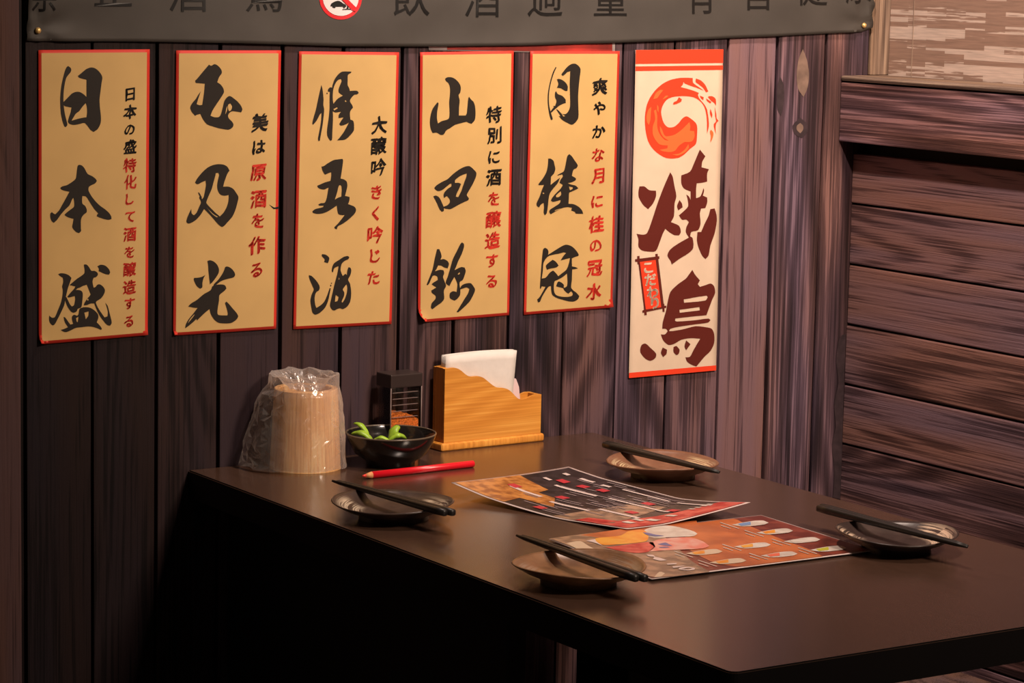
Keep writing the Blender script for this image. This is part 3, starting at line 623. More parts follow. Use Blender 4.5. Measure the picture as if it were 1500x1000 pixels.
# --- grey banner over the top
root = empty('grey_cloth_banner', W(660, 66)); offg = Vector(root.location)
tag(root, 'long grey cloth banner across the top with black characters and a round red-rimmed sign', 'banner')
def bot(x):
    ks = [(40, 60), (200, 60.5), (350, 63), (500, 67.5), (640, 68), (760, 66.5), (880, 63), (1000, 58.5), (1130, 53), (1235, 47.5), (1262, 46.5), (1274, 40)]
    for (a, ya), (b, yb) in zip(ks, ks[1:]):
        if x <= b: return ya+(yb-ya)*max(0, (x-a))/(b-a)
    return ks[-1][1]
nail_px = [(53, 44.5), (1262, 37)]
nail_w = [W(*q) for q in nail_px]
def gfn(x, y, l=0.0):
    p = W(x, y)
    d = 0.006 + 0.0022*noise.noise(Vector((p.x*5, 1.7, p.z*14))) + 0.0015*noise.noise(Vector((p.x*16, 5.7, p.z*22)))
    for nw in nail_w:
        r = (Vector((p.x, p.z))-Vector((nw.x, nw.z))); a = math.atan2(r.y, r.x); q = math.exp(-(r.length/0.035)**2)
        d = d*(1-0.75*math.exp(-(r.length/0.02)**2)) + 0.0035*q*math.cos(5*a+1)*min(1, r.length/0.01)
    p.y = -max(d, 0.0035)-l
    return p-offg
vs, fs = [], []
NX, NY = 170, 26
for j in range(NY+1):
    for i in range(NX+1):
        x = 40+(1275-40)*i/NX; t = j/NY; y = -75+(bot(x)+75)*t
        xx = x-(3 if i == 0 else 0)*t + (2.0*math.sin(y*0.25) if i == NX else 0)
        vs.append(gfn(xx, y))
for j in range(NY):
    for i in range(NX): a = j*(NX+1)+i; fs.append((a, a+1, a+NX+2, a+NX+1))
link('cloth', thick('cloth', vs, fs, 0.0006, NX, NY), M['banner'], root)
for ch, x, by, wd in (('禁', 61, 17, 38), ('止', 162, 9, 60), ('酒', 272, 17, 60), ('駕', 383, 17, 60), ('飲', 598, 23, 58), ('酒', 703, 25, 56), ('過', 795, 24, 54), ('量', 890, 23, 52), ('有', 1022, 20, 50), ('害', 1107, 15, 49), ('健', 1185, 8, 48), ('康', 1253, 5, 40)):
    glyph_obj('large_character', ch, x, 0, wd, 64, lambda x, y, l: gfn(x, y, 0.0006), M['banner_ink'], root, basey=by, bold=0.0)
def ell(cx, cy, rx, ry, n=40): return [(cx+rx*math.cos(2*PI*i/n), cy+ry*math.sin(2*PI*i/n)) for i in range(n)]
fill('sign_disc', [[ell(495, -4.5, 31.5, 33)]], lambda x, y, l: gfn(x, y, 0.0005), M['sign_red'], root, 1)
fill('sign_disc', [[ell(495, -4.5, 26.5, 27.5)]], lambda x, y, l: gfn(x, y, 0.0008), M['white_print'], root, 1)
fill('car_symbol', [[parse('480,7 481,5 484,3 488,1.3 492,1 496,3 499,5.3 501.5,6.5 503,9 501,11 499,12 498,9.8 488,9.7 486,11.5 483,11 482,9 480,9')]], lambda x, y, l: gfn(x, y, 0.0011), M['banner_ink'], root)
fill('bottle_symbol', [[parse('497,13.3 503,12.5 504,9 506,5 507,8 505.5,12 511,14 505,14 497,14.3')]], lambda x, y, l: gfn(x, y, 0.0011), M['banner_ink'], root, 1)
fill('sign_slash', [[parse('471,-28 476,-30 519.5,13 516,16.5 511,15')]], lambda x, y, l: gfn(x, y, 0.0014), M['sign_red'], root, 1)
for (x, y), side in zip(nail_px, ('left', 'right')):
    p = W(x, y); pr = [(0.0, 0.0), (0.0032, 0.0), (0.0038, 0.0012), (0.003, 0.0032), (0.0012, 0.0042), (0.0, 0.0043)]
    o = link('brass_screw', lathe('brass_screw', pr, 20), M['brass'], None, (p.x, -0.0042, p.z)); o.rotation_euler = (PI/2, 0, 0)
    tag(o, 'round brass screw head pinning the %s end of the grey banner' % side, 'screw', 'brass screws of the grey banner')

# ---------------------------------------------------------------- table
XT0 = T(275, 688).x; XT1 = T(880, 636).x; YT = T(1075, 985).y
tab = empty('dining_table', ((XT0+XT1)/2, YT/2, 0)); to = Vector(tab.location)
tag(tab, 'dark brown restaurant table with a thick black edge standing against the plank wall', 'table')
def slab():
    bm = bmesh.new(); r = 0.010; pts = []
    for cx, cy, a0 in ((XT1-r, -0.001-r*0, 0), (XT0+r, -0.001-r*0, 90), (XT0+r, YT+r, 180), (XT1-r, YT+r, 270)):
        if a0 in (0, 90): pts.append((XT1 if a0 == 0 else XT0, -0.001)); continue
        for i in range(6):
            a = math.radians(a0+90*i/5); pts.append((cx+r*math.cos(a), cy+r*math.sin(a)))
    vt = [bm.verts.new((x-to.x, y-to.y, TZ)) for x, y in pts]
    f = bm.faces.new(vt); ex = bmesh.ops.extrude_face_region(bm, geom=[f])
    for v in ex['geom']:
        if isinstance(v, bmesh.types.BMVert): v.co.z -= 0.034
    bmesh.ops.recalc_face_normals(bm, faces=bm.faces)
    ed = [e for e in bm.edges if all(abs(v.co.z-TZ) < 1e-6 for v in e.verts)]
    bmesh.ops.bevel(bm, geom=ed, offset=0.0015, segments=2, affect='EDGES')
    me = bm_mesh('tabletop', bm); me.materials.append(M['table']); me.materials.append(M['table_edge'])
    for pl in me.polygons:
        if pl.normal.z < 0.5: pl.material_index = 1
    return me
link('tabletop', slab(), None, tab)
ypan = SX(743, 950, XT0+0.05).y
link('side_panel', box('side_panel', XT0+0.05-to.x, XT0+0.075-to.x, ypan-to.y, -0.01-to.y, 0.0, TZ-0.034, 0.002), M['steel'], tab)
q = W(0, 0)
ycol = SX(843, 980, 0.42).y
link('leg', box('leg', 0.42-to.x, 0.52-to.x, ycol-0.10-to.y, ycol-to.y, 0.02, TZ-0.034, 0.003), M['steel'], tab)
link('foot', box('foot', 0.30-to.x, 0.64-to.x, ycol-0.22-to.y, ycol+0.12-to.y, 0.0, 0.02, 0.003), M['steel'], tab)

# ---------------------------------------------------------------- bench between table and side wall
bx0 = XT1+0.015
bench = empty('wooden_bench', ((bx0+XR)/2, -1.4, 0)); bo = Vector(bench.location)
tag(bench, 'built-in brown plank bench along the side wall, seen below the table', 'bench')
link('seat', box('seat', bx0-bo.x, XR-0.003-bo.x, -2.9-bo.y, -0.004-bo.y, 0.40, 0.43, 0.004), M['bench'], bench)
nz_ = 5
for i in range(nz_):
    h = 0.40/nz_; L = 2.88
    o = link('plank', box('plank', -h/2+0.001, h/2-0.001, 0, 0.02, -L/2, L/2, 0.002), M['bench'], bench)
    o.matrix_local = Matrix(((0, 1, 0, bx0+0.01-bo.x), (0, 0, 1, -0.006-L/2-bo.y), (1, 0, 0, h*(i+0.5)), (0, 0, 0, 1)))

# ---------------------------------------------------------------- napkin box
pA, pB, pC = T(647, 662), T(798, 646), T(630, 655)
ex = (pB-pA).normalized(); ey = Vector((-ex.y, ex.x, 0)); rz = math.atan2(ex.y, ex.x)
LB = (pB-pA).length; DB = min(0.062, -pA.y-0.004); HB = 123/S(pA)
nb = empty('napkin_holder', pA+ex*LB/2+ey*DB/2, rz)
tag(nb, 'orange bamboo napkin holder with a wavy sloping front, against the wall', 'napkin holder')
base = box('base', -LB/2, LB/2, -DB/2, DB/2, 0, 0.0105, 0.004, 3); link('base', base, M['bamboo'], nb)
l2 = LB/2-0.005; d2 = DB/2-0.003; zb = 0.0105
# front panel outline: (fraction along, pixel-height above base front) traced from the front face
Hh = HB-0.0
front = [(0, 0), (1, 0), (1, 0.535)]
prof = [(0.985, 0.535), (0.93, 0.54), (0.875, 0.505), (0.80, 0.485), (0.755, 0.50), (0.71, 0.57), (0.66, 0.64), (0.60, 0.672), (0.54, 0.677), (0.49, 0.715), (0.43, 0.79), (0.38, 0.845), (0.33, 0.862), (0.27, 0.855), (0.215, 0.885), (0.165, 0.955), (0.11, 1.0), (0.05, 1.0), (0.0, 0.99)]
def zprof(u):
    pr = sorted(prof)
    for (a, za), (b, zb_) in zip(pr, pr[1:]):
        if u <= b: t = (u-a)/(b-a) if b > a else 0; return za+(zb_-za)*t
    return 0.535
def wavy(yf, t, top=True):
    n = 60; vs, fs = [], []
    for i in range(n+1):
        u = i/n; x = -l2+2*l2*u
        zz = zb + (Hh-zb)*(sum(zprof(min(1, max(0, u+d))) for d in (-0.02, 0, 0.02))/3)
        vs += [(x, yf, zb), (x, yf+t, zb), (x, yf+t, zz), (x, yf, zz)]
    for i in range(n):
        a = 4*i; b = a+4
        for j in range(4): k = (j+1) % 4; fs.append((a+j, a+k, b+k, b+j))
    fs.append((0, 3, 2, 1)); fs.append((4*n, 4*n+1, 4*n+2, 4*n+3)); 
    bm = bmesh.new(); bm.from_mesh(mesh('t', vs, fs)); bmesh.ops.recalc_face_normals(bm, faces=bm.faces)
    return bm_mesh('panel', bm)
def turned(me):     # grain of the bamboo runs along the panel: local Z of the object is the length
    R_ = Matrix.Rotation(-PI/2, 4, 'Y'); me.transform(R_); return R_.inverted()
def grain_link(name, me, mat, parent):
    inv = turned(me); o = link(name, me, mat, parent); o.matrix_local = inv; return o
grain_link('front_panel', wavy(-d2, 0.0045), M['bamboo'], nb)
grain_link('back_panel', wavy(d2-0.0045, 0.0045), M['bamboo'], nb)
link('side_panel', box('side_panel', -l2, -l2+0.006, -d2+0.0047, d2-0.0047, zb, zb+(Hh-zb)*1.0, 0.0006), M['bamboo'], nb)
link('side_panel', box('side_panel', l2-0.006, l2, -d2+0.0047, d2-0.0047, zb, zb+(Hh-zb)*0.535, 0.0006), M['bamboo'], nb)
# napkins: a stack standing inside, every leaf slightly curved
Sn = S(pA)
nh = (662-519)/Sn - 0.004
napk = empty('napkin_stack', nb.location.copy(), rz); napk.location.z = TZ
tag(napk, 'white folded paper napkins standing in the bamboo holder', 'napkins')
bx_ = lambda px: (px-647)/151.0*LB-LB/2
NN = 7
for i in range(NN):
    y0 = -d2+0.0082+i*(2*d2-0.0195)/(NN-1)
    xl, xr = -l2+0.0060, bx_(762)-0.004*random.random()
    vs, fs = [], []
    n, m_ = 14, 10
    dz = random.uniform(-0.002, 0.001)
    for j in range(m_+1):
        for k2 in range(n+1):
            u, v = k2/n, j/m_
            x = xl+(xr-xl)*u - 0.010*(1-v)*u
            z = zb+0.001+(nh-zb+dz)*v + 0.004*math.sin(u*3)*v*0.5
            y = y0+0.0012*math.sin(u*5+v*3+i)*(v) - (0.0016 if i == 0 else 0)*v
            vs.append((x, y, z))
    for j in range(m_):
        for k2 in range(n): a = j*(n+1)+k2; fs.append((a, a+1, a+n+2, a+n+1))
    nn = len(vs)
    link('napkin', thick('napkin', [Vector(v) for v in vs], fs, 0.0022, n, m_), M['napkin'], napk)
tis = empty('tissue_packet', nb.location.copy(), rz); tis.location.z = TZ
tag(tis, 'small pinkish folded tissue at the low end of the napkin holder', 'tissue')
vs = []
x0, x1 = bx_(756), bx_(770)
fill('sheet', [[[(x0, zb), (x1+0.0045, zb), (x1+0.002, 0.050), (x1-0.001, 0.072), (x0+0.009, 0.083), (x0+0.004, 0.083), (x0, 0.06)]]], lambda x, z, l: Vector((x+0.0, 0.001, z)), M['tissue'], tis, 1)
sol = tis.children[0].modifiers.new('thickness', 'SOLIDIFY'); sol.thickness = 0.003

# ---------------------------------------------------------------- spice jar
pj = T(571, 671); Sj = S(pj); wj = 56/Sj; dj = min(0.034, -pj.y-0.005); zt = (671-548)/Sj
jar = empty('spice_jar', pj+ex*wj/2+ey*dj/2, rz)
tag(jar, 'clear ribbed spice jar with a dark lid and red chilli powder, behind the black bowl', 'jar')
zlid = zt-20/Sj
def shell(name, x0, x1, y0, y1, z0, z1, t):
    bm = bmesh.new()
    for (a, b, c, d, e, f) in ((x0, x1, y0, y0+t, z0, z1), (x0, x1, y1-t, y1, z0, z1), (x0, x0+t, y0+t, y1-t, z0, z1), (x1-t, x1, y0+t, y1-t, z0, z1), (x0+t, x1-t, y0+t, y1-t, z0, z0+t)):
        r_ = bmesh.ops.create_cube(bm, size=1)
        for v in r_['verts']: v.co = Vector(((a+b)/2+v.co.x*(b-a), (c+d)/2+v.co.y*(d-c), (e+f)/2+v.co.z*(f-e)))
    return bm_mesh(name, bm)
link('body', shell('body', -wj/2+0.001, wj/2-0.001, -dj/2+0.001, dj/2-0.001, 0, zlid, 0.0018), M['clear'], jar)
link('lid', box('lid', -wj/2, wj/2, -dj/2, dj/2, zlid, zt, 0.0015), M['plastic'], jar)
for i in range(5):
    z = zlid-0.006-i*0.0078
    link('rib', box('rib', -wj/2+0.003, wj/2-0.007, -dj/2-0.0002, -dj/2+0.001, z-0.0004, z+0.0004, 0.0002), flat('rib_plastic', (0.17, 0.12, 0.11), 0.35) if i == 0 else bpy.data.materials['rib_plastic'], jar)
for s in (-1, 1):
    link('rib', tube('rib', [(-wj/2+0.001 if s < 0 else wj/2-0.001, -dj/2+0.001, 0.0), (-wj/2+0.001 if s < 0 else wj/2-0.001, -dj/2+0.001, zlid)], [0.0008, 0.0008], 6), bpy.data.materials['rib_plastic'], jar)
zs = (671-603)/Sj
n = 22; vs, fs = [], []
for j in range(n+1):
    for i in range(n+1):
        u, v = i/n, j/n
        vs.append(Vector((-wj/2+0.0035+(wj-0.007)*u, -dj/2+0.0035+(dj-0.007)*v, zs-0.004-0.006*(u-0.4)**2*4+0.0025*noise.noise(Vector((u*7, v*7, 3))))))
for j in range(n):
    for i in range(n): a = j*(n+1)+i; fs.append((a, a+1, a+n+2, a+n+1))
nv = len(vs); vs2 = vs+[Vector((v.x, v.y, 0.0024)) for v in vs]; fs2 = fs+[tuple(nv+i for i in reversed(f)) for f in fs]
ring = [i for i in range(n)] + [n+(n+1)*j for j in range(n)] + [(n+1)*n+n-i for i in range(n)] + [(n+1)*(n-j) for j in range(n)]
for k in range(len(ring)): a, b = ring[k], ring[(k+1) % len(ring)]; fs2.append((b, a, a+nv, b+nv))
sp = link('powder', mesh('powder', vs2, fs2), M['spice'], jar); sp['kind'] = 'stuff'; sp['label'] = 'coarse red chilli powder'

# ---------------------------------------------------------------- black bowl with green pods
pb = T(572, 681); Sb = S(pb); rb_ = 66.5/Sb; hb = 47/Sb
bowl = empty('serving_bowl', pb)
tag(bowl, 'glossy black bowl of green pods, between the bagged cup and the napkin holder', 'bowl')
pr = [(0.0, 0.004), (rb_*0.46, 0.004), (rb_*0.48, 0.0), (rb_*0.53, 0.0), (rb_*0.54, 0.006), (rb_*0.80, hb*0.40), (rb_*0.945, hb*0.78), (rb_, hb), (rb_*1.0, hb+0.0012), (rb_*0.965, hb), (rb_*0.90, hb*0.78), (rb_*0.74, hb*0.42), (rb_*0.45, 0.011), (0, 0.009)]
link('body', lathe('body', pr, 64), M['lacquer'], bowl)
rim = lathe('rim', [(rb_*(0.985)+0.0012*math.cos(a), hb+0.0008+0.0012*math.sin(a)) for a in [2*PI*i/8 for i in range(9)]], 64)
link('rim', rim, flat('worn_bowl_rim', (0.11, 0.085, 0.06), 0.25), bowl)
def pod(name, a, b, r, bulge=0.35, mat=None):
    a, b = Vector(a), Vector(b); pts, rd = [], []
    for i in range(13):
        t = i/12; p = a.lerp(b, t); p.z += 0.006*math.sin(PI*t)
        pts.append(p); rd.append(r*max(0.10, math.sin(PI*min(1, max(0, t)))**0.6)*(1+0.10*math.sin(t*PI*5.5)))
    return link(name, tube(name, pts, rd, 10, squash=0.55), mat or M['pod'], None)
rv = Vector((RT.x, RT.y, 0)).normalized(); fv = Vector((FW.x, FW.y, 0)).normalized()
pods = [((-0.049, -0.006, 0.98), (-0.020, -0.020, 0.80), 0.0062, 'yellow-green pod lying against the near left side of the black bowl'),
        ((-0.047, 0.010, 1.25), (-0.026, -0.004, 0.86), 0.0046, 'slim green pod sticking up at the left rim of the black bowl'),
        ((-0.002, -0.012, 0.70), (0.010, 0.002, 1.22), 0.0066, 'upright green pod in the right half of the black bowl'),
        ((-0.002, -0.024, 0.86), (0.020, -0.014, 0.90), 0.0062, 'short green pod lying at the right of the black bowl'),
        ((-0.022, -0.024, 0.84), (0.002, -0.026, 0.80), 0.0045, 'green pod at the bottom middle of the black bowl')]
for (a, b, r, lb) in pods:
    A_, B_ = (rv*q[0]+fv*q[1]+Vector((0, 0, q[2]*hb)) for q in (a, b))
    o = pod('green_pod', A_, B_, r); o.location = pb
    tag(o, lb, 'pod', 'pods in the black bowl')
o = pod('pickle', Vector((-0.022, -0.006, hb*0.62)), Vector((-0.008, -0.026, hb*0.42)), 0.0095, mat=M['bean']); o.location = pb
tag(o, 'shiny pinkish brown piece among the pods in the left of the bowl', 'pickle')
o = pod('pickle', Vector((-0.006, 0.004, hb*0.5)), Vector((0.008, -0.018, hb*0.42)), 0.011, mat=M['lacquer']); o.location = pb
tag(o, 'shiny black piece in the middle of the bowl', 'pickle')

# ---------------------------------------------------------------- wooden cup under a plastic bag
pc = T(447, 684); Sc = S(pc); rc0 = 52.5/Sc; rc1 = 46.5/Sc; hc = 118/Sc
cup = empty('wooden_cup', pc)
tag(cup, 'pale wooden cup made of staves, standing under a clear plastic bag by the wall', 'cup')
NSt = 14
def stave():
    a0, a1 = -PI/NSt+0.003, PI/NSt-0.003; n = 5; vs, fs = [], []
    for (r, z) in ((rc0, 0), (rc0-0.0005, 0.002), (rc1, hc-0.001), (rc1-0.001, hc), (rc1-0.007, hc), (rc1-0.008, hc-0.001), (rc0-0.008, 0)):
        for i in range(n+1): a = a0+(a1-a0)*i/n; vs.append((r*math.cos(a), r*math.sin(a), z))
    m_ = 7
    for k in range(m_):
        for i in range(n): b = ((k+1) % m_)*(n+1); fs.append((k*(n+1)+i, k*(n+1)+i+1, b+i+1, b+i))
    fs.append(tuple(k*(n+1) for k in range(m_))); fs.append(tuple(k*(n+1)+n for k in reversed(range(m_))))
    bm = bmesh.new(); bm.from_mesh(mesh('t', vs, fs)); return bm_mesh('stave', bm)
sm = stave(); sm.materials.append(M['hinoki'])
for i in range(NSt):
    o = link('stave', sm, None, cup); o.rotation_euler = (0, 0, 2*PI*i/NSt+0.1)
link('core', lathe('core', [(0, 0.004), (rc0-0.006, 0.004), (rc1-0.0045, hc-0.003), (rc1-0.0065, hc-0.003), (rc1-0.010, 0.012), (0, 0.012)], 40), flat('cup_core', (0.25, 0.13, 0.06), 0.7), cup)
# bag
bag = empty('plastic_bag', pc)
lv = [(0.001, 355, 507, 0.3), (0.012, 358, 506, 0.3), (0.030, 361, 505, 0.3), (0.060, 372, 502, 0.3), (0.080, 378, 499, 0.3), (0.095, 384, 496, 0.3), (0.102, 392, 492, 0.3)]
tag(bag, 'crumpled clear plastic bag pulled over the wooden cup', 'bag')
n = 46; vs, fs = [], []
rightv = Vector((RT.x, RT.y, 0)).normalized(); fwd = Vector((FW.x, FW.y, 0)).normalized()
rows = 15
def lerp_lv(z):
    for a, b in zip(lv, lv[1:]):
        if z <= b[0]: t = (z-a[0])/(b[0]-a[0]); return a[1]+(b[1]-a[1])*t, a[2]+(b[2]-a[2])*t
    return lv[-1][1], lv[-1][2]
ztop = (688-549)/Sc
for j in range(rows+1):
    t = j/rows
    z = 0.0012+(ztop-0.0012)*t
    l, r_ = lerp_lv(z); cx = ((l+r_)/2-447)/Sc; rx = (r_-l)/2/Sc
    ry = rc0*1.10 + 0.004*(1-t)
    if z > hc*0.93: k_ = (z-hc*0.93)/(ztop-hc*0.93); rx *= 1-0.10*k_; ry *= 1-0.15*k_
    for i in range(n):
        a = 2*PI*(i+0.35*random.uniform(-1, 1)+0.5*(j % 2))/n
        ca, sa = math.cos(a), math.sin(a)
        left = max(0, -ca)
        f = noise.noise(Vector((ca*2.6+z*12, sa*2.6, z*18)))
        g = 1-abs(noise.noise(Vector((ca*4+z*25, sa*4, z*34+5))))*2
        crease = 1+0.04*f+0.075*g*(0.3+left)
        rad_min = rc1+(rc0-rc1)*(1-min(1, z/hc))+0.0018
        p = rightv*(cx+rx*ca*crease) + fwd*(ry*sa*crease)
        v2 = Vector((p.x, p.y))
        if v2.length < rad_min: v2 = v2.normalized()*rad_min
        zz = z
        if j == rows: zz += 0.003*noise.noise(Vector((ca*3, sa*3, 9)))
        if j == 0: zz = 0.0006 + (0.004*(0.5+0.5*noise.noise(Vector((ca*3, sa*3, 2)))))
        vs.append((v2.x, v2.y, zz))
# inner roof of crumpled film folding down into the cup
for j in range(1, 9):
    t = j/8
    for i in range(n):
        a = 2*PI*i/n; b = vs[rows*n+i]
        k_ = 1-0.75*t
        d = -0.020*t+0.011*noise.noise(Vector((math.cos(a)*3*(1-t), math.sin(a)*3*(1-t), 4+t*3)))
        vs.append((b[0]*k_, b[1]*k_, b[2]+d*min(1, t*2)))
R2 = rows+8
for j in range(R2):
    for i in range(n):
        k = (i+1) % n; a, b, c_, d_ = j*n+i, j*n+k, (j+1)*n+k, (j+1)*n+i
        if (i*7+j*3) % 5 < 3: fs += [(a, b, c_), (a, c_, d_)]
        else: fs += [(a, b, d_), (b, c_, d_)]
link('film', mesh('film', vs, fs, False), M['film'], bag)

# ---------------------------------------------------------------- red pencil
rp = 5.2/S(T(612, 688)); a = T(531, 697, TZ+rp); b = T(693, 679, TZ+rp); d = (b-a).normalized(); L = (b-a).length
pen = empty('red_pencil', ((a+b)/2).xyz); po = Vector(pen.location)
tag(pen, 'thick red pencil lying in front of the black bowl', 'pencil')
def seg_tube(name, t0, t1, r0, r1, mat, n=16, extra=()):
    pts = [a+d*t0-po] + [a+d*e[0]-po for e in extra] + [a+d*t1-po]
    return link(name, tube(name, pts, [r0]+[e[1] for e in extra]+[r1], n), mat, pen)
tipL = 0.013
seg_tube('barrel', tipL, L, rp, rp*0.93, M['pencil'], 16, ((L-0.001, rp),))
seg_tube('sharpened_wood', 0.0045, tipL, rp*0.5, rp*0.97, M['pencil_wood'])
seg_tube('lead', 0.0, 0.0046, rp*0.22, rp*0.5, M['lead'])

# ---------------------------------------------------------------- soy plates and chopsticks
def plate(px, py, wpx, base, base2, streak, amt, seed, label, rot, asym=0.0):
    zr = 0.019
    c = T(px, py, TZ+zr); R_ = wpx/2/S(c); c.z = TZ
    o = empty('small_plate', c, rot); tag(o, label, 'plate', 'small dark plates on the table')
    pr = [(0, 0.004), (R_*0.50, 0.004), (R_*0.52, 0.0), (R_*0.57, 0.0), (R_*0.575, 0.005), (R_*0.80, 0.011), (R_*0.97, zr-0.0015), (R_, zr), (R_*0.985, zr+0.0012), (R_*0.95, zr-0.001), (R_*0.80, 0.0125), (R_*0.62, 0.0085), (R_*0.3, 0.0075), (0, 0.0072)]
    me = lathe('body', pr, 72)
    for v in me.vertices:
        a_ = math.atan2(v.co.y, v.co.x); k_ = 1+asym*math.cos(3*a_+seed)+asym*0.6*math.sin(2*a_+seed)
        q_ = v.co.xy.length/R_
        v.co.x *= 1+(k_-1)*q_; v.co.y *= 1+(k_-1)*q_
        if q_ > 0.6: v.co.z += 0.0022*asym/0.02*math.cos(2*a_+seed*1.7)*(q_-0.6)/0.4
    link('body', me, plate_mat('glaze_%d' % seed, base, streak, seed*3.1, amt, base2), o)
    return o, c, R_, zr
plates = [
 (577, 734, 180, (0.035, 0.022, 0.018), (0.07, 0.045, 0.035), (0.60, 0.50, 0.38), 0.9, 1, 'small dark plate with brushed grey rings, nearest to the red pencil', math.pi*0.95),
 (972, 675, 164, (0.17, 0.075, 0.042), (0.25, 0.12, 0.07), (0.66, 0.52, 0.31), 1.0, 2, 'small reddish brown plate with a pale cream patch, by the wall below the white banner', math.pi*0.95),
 (848, 826, 196, (0.17, 0.085, 0.042), (0.32, 0.16, 0.075), (0.42, 0.36, 0.30), 0.45, 3, 'small copper brown plate overlapping the corner of the drinks menu', math.pi*0.95),
 (1313, 779, 179, (0.030, 0.020, 0.018), (0.055, 0.036, 0.032), (0.72, 0.54, 0.40), 1.0, 4, 'small dark plate with bold cream brush strokes, at the right by the side wall', math.pi*0.95)]
PL = []
for i, p in enumerate(plates): PL.append(plate(*p, asym=0.018))
# chopstick pairs: (thin end, thick end) of the nearer stick, and side of the second stick
pairs = [((487, 704), (652, 751), 1, 'resting across the plate nearest to the red pencil'),
         ((1053, 692), (885, 651), 1, 'resting across the plate below the white banner'),
         ((757, 784), (932, 847), 1, 'resting across the copper brown plate by the drinks menu'),
         ((1417, 801), (1199, 744), 1, 'resting across the cream-streaked plate at the right')]
def stick(name, p0, p1, r0, r1):
    n = 12; dv = (p1-p0); vs, fs = [], []
    dd = dv.normalized(); aa = dd.cross(Vector((0, 0, 1))).normalized(); bb = aa.cross(dd); N_ = 14
    mid = (p0+p1)/2
    for k in range(N_+1):
        t = k/N_; r = r0+(r1-r0)*t; sq = 2+5*t
        if k == 0: r *= 0.6
        if k == N_: r *= 0.85
        for i in range(n):
            a_ = 2*PI*i/n+PI/4*0; c_, s_ = math.cos(a_), math.sin(a_)
            q_ = (abs(c_)**sq+abs(s_)**sq)**(-1/sq)
            pt = p0+dv*(t if 0 < k < N_ else (0.002 if k else 0)) if False else p0+dv*t
            vs.append(pt-mid+(aa*c_+bb*s_)*r*q_)
    for k in range(N_):
        for i in range(n): j = (i+1) % n; fs.append((k*n+i, k*n+j, (k+1)*n+j, (k+1)*n+i))
    fs.append(tuple(range(n-1, -1, -1))); fs.append(tuple(N_*n+i for i in range(n)))
    me = mesh(name, vs, fs); 
    bm = bmesh.new(); bm.from_mesh(me); me2 = bm_mesh(name, bm, True)
    o = link(name, me2, M['chop'], None, mid); return o
for (pa, pb_, side, lb), (po_, c, R_, zr) in zip(pairs, PL):
    zc_ = TZ+zr+0.0052
    A_, B_ = T(*pa, zc_-0.0012), T(*pb_, zc_+0.0004)
    dd = (B_-A_).normalized(); pp = Vector((-dd.y, dd.x, 0)); 
    if pp.dot(fwd) < 0: pp = -pp
    for k in range(2):
        e = A_+pp*(0.0046*k) ; g_ = B_+pp*(0.0080*k)
        sh = dd*(0.004*k)
        o = stick('chopstick', e+sh, g_+sh, 0.0022, 0.0041)
        tag(o, '%s black chopstick, %s' % (('nearer' if k == 0 else 'farther'), lb), 'chopstick', 'black chopstick pairs on the plates')

# ---------------------------------------------------------------- menus
def noisy(name, stops, scale, rough=0.28):
    m, nt, b = new_mat(name); tc = N(nt, 'ShaderNodeTexCoord'); nz = N(nt, 'ShaderNodeTexNoise'); setin(nz, Scale=scale, Detail=3.0)
    nt.links.new(tc.outputs['Object'], nz.inputs['Vector']); r = ramp(nt, nz.outputs['Fac'], stops); nt.links.new(r.outputs[0], b.inputs['Base Color'])
    b.inputs['Roughness'].default_value = rough; return m
C = dict(
 white=flat('menu_white', (0.72, 0.60, 0.58), 0.3), black=noisy('menu_black', [(0.4, (0.014, 0.011, 0.013)), (0.6, (0.04, 0.028, 0.032))], 60),
 red=noisy('menu_red', [(0.4, (0.45, 0.012, 0.015)), (0.62, (0.70, 0.12, 0.09))], 50), orange=noisy('menu_orange', [(0.4, (0.30, 0.10, 0.02)), (0.6, (0.60, 0.25, 0.06))], 70),
 tan=noisy('menu_tan', [(0.4, (0.20, 0.13, 0.09)), (0.6, (0.42, 0.26, 0.17))], 60), grey=flat('menu_grey', (0.27, 0.21, 0.22), 0.35),
 tag=flat('menu_tag', (0.52, 0.03, 0.05), 0.35), maroon=noisy('menu_maroon', [(0.4, (0.13, 0.022, 0.014)), (0.6, (0.24, 0.05, 0.03))], 40),
 rust=noisy('menu_rust', [(0.4, (0.42, 0.11, 0.035)), (0.6, (0.60, 0.17, 0.05))], 22), cream=flat('menu_cream', (0.66, 0.52, 0.38), 0.3),
 amber=noisy('menu_amber', [(0.4, (0.78, 0.26, 0.02)), (0.6, (0.85, 0.42, 0.06))], 50), pink=noisy('menu_pink', [(0.4, (0.75, 0.22, 0.17)), (0.6, (0.75, 0.40, 0.34))], 60),
 blue=flat('menu_blue', (0.16, 0.28, 0.52), 0.3), pale=noisy('menu_pale', [(0.4, (0.58, 0.50, 0.44)), (0.6, (0.72, 0.66, 0.60))], 60), lime=flat('menu_lime', (0.50, 0.48, 0.04), 0.3), navy=flat('menu_navy', (0.12, 0.14, 0.34), 0.3), coral=flat('menu_coral', (0.80, 0.16, 0.09), 0.3))
# menu 1: curved laminated sheet; (u along the long side, v across from far to near)
def curl1(u, v): return 0.0015 + 0.013*max(0, (0.22-u)/0.22)**2 + 0.015*max(0, (u-0.80)/0.20)**2*(0.35+0.65*(1-v)) + 0.003*math.sin(PI*u)**2*(1-v)*0
c1 = [T(833, 686, TZ+0.002), T(1099, 738, TZ+0.016), T(918, 774.5, TZ+0.005), T(661, 711, TZ+0.014)]   # far-left, far-right, near-right, near-left
m1 = empty('food_menu', sum(c1, Vector())/4); m1.location.z = TZ; mo = Vector(m1.location)
tag(m1, 'laminated menu sheet printed black and red with curling ends, nearer the wall', 'menu')
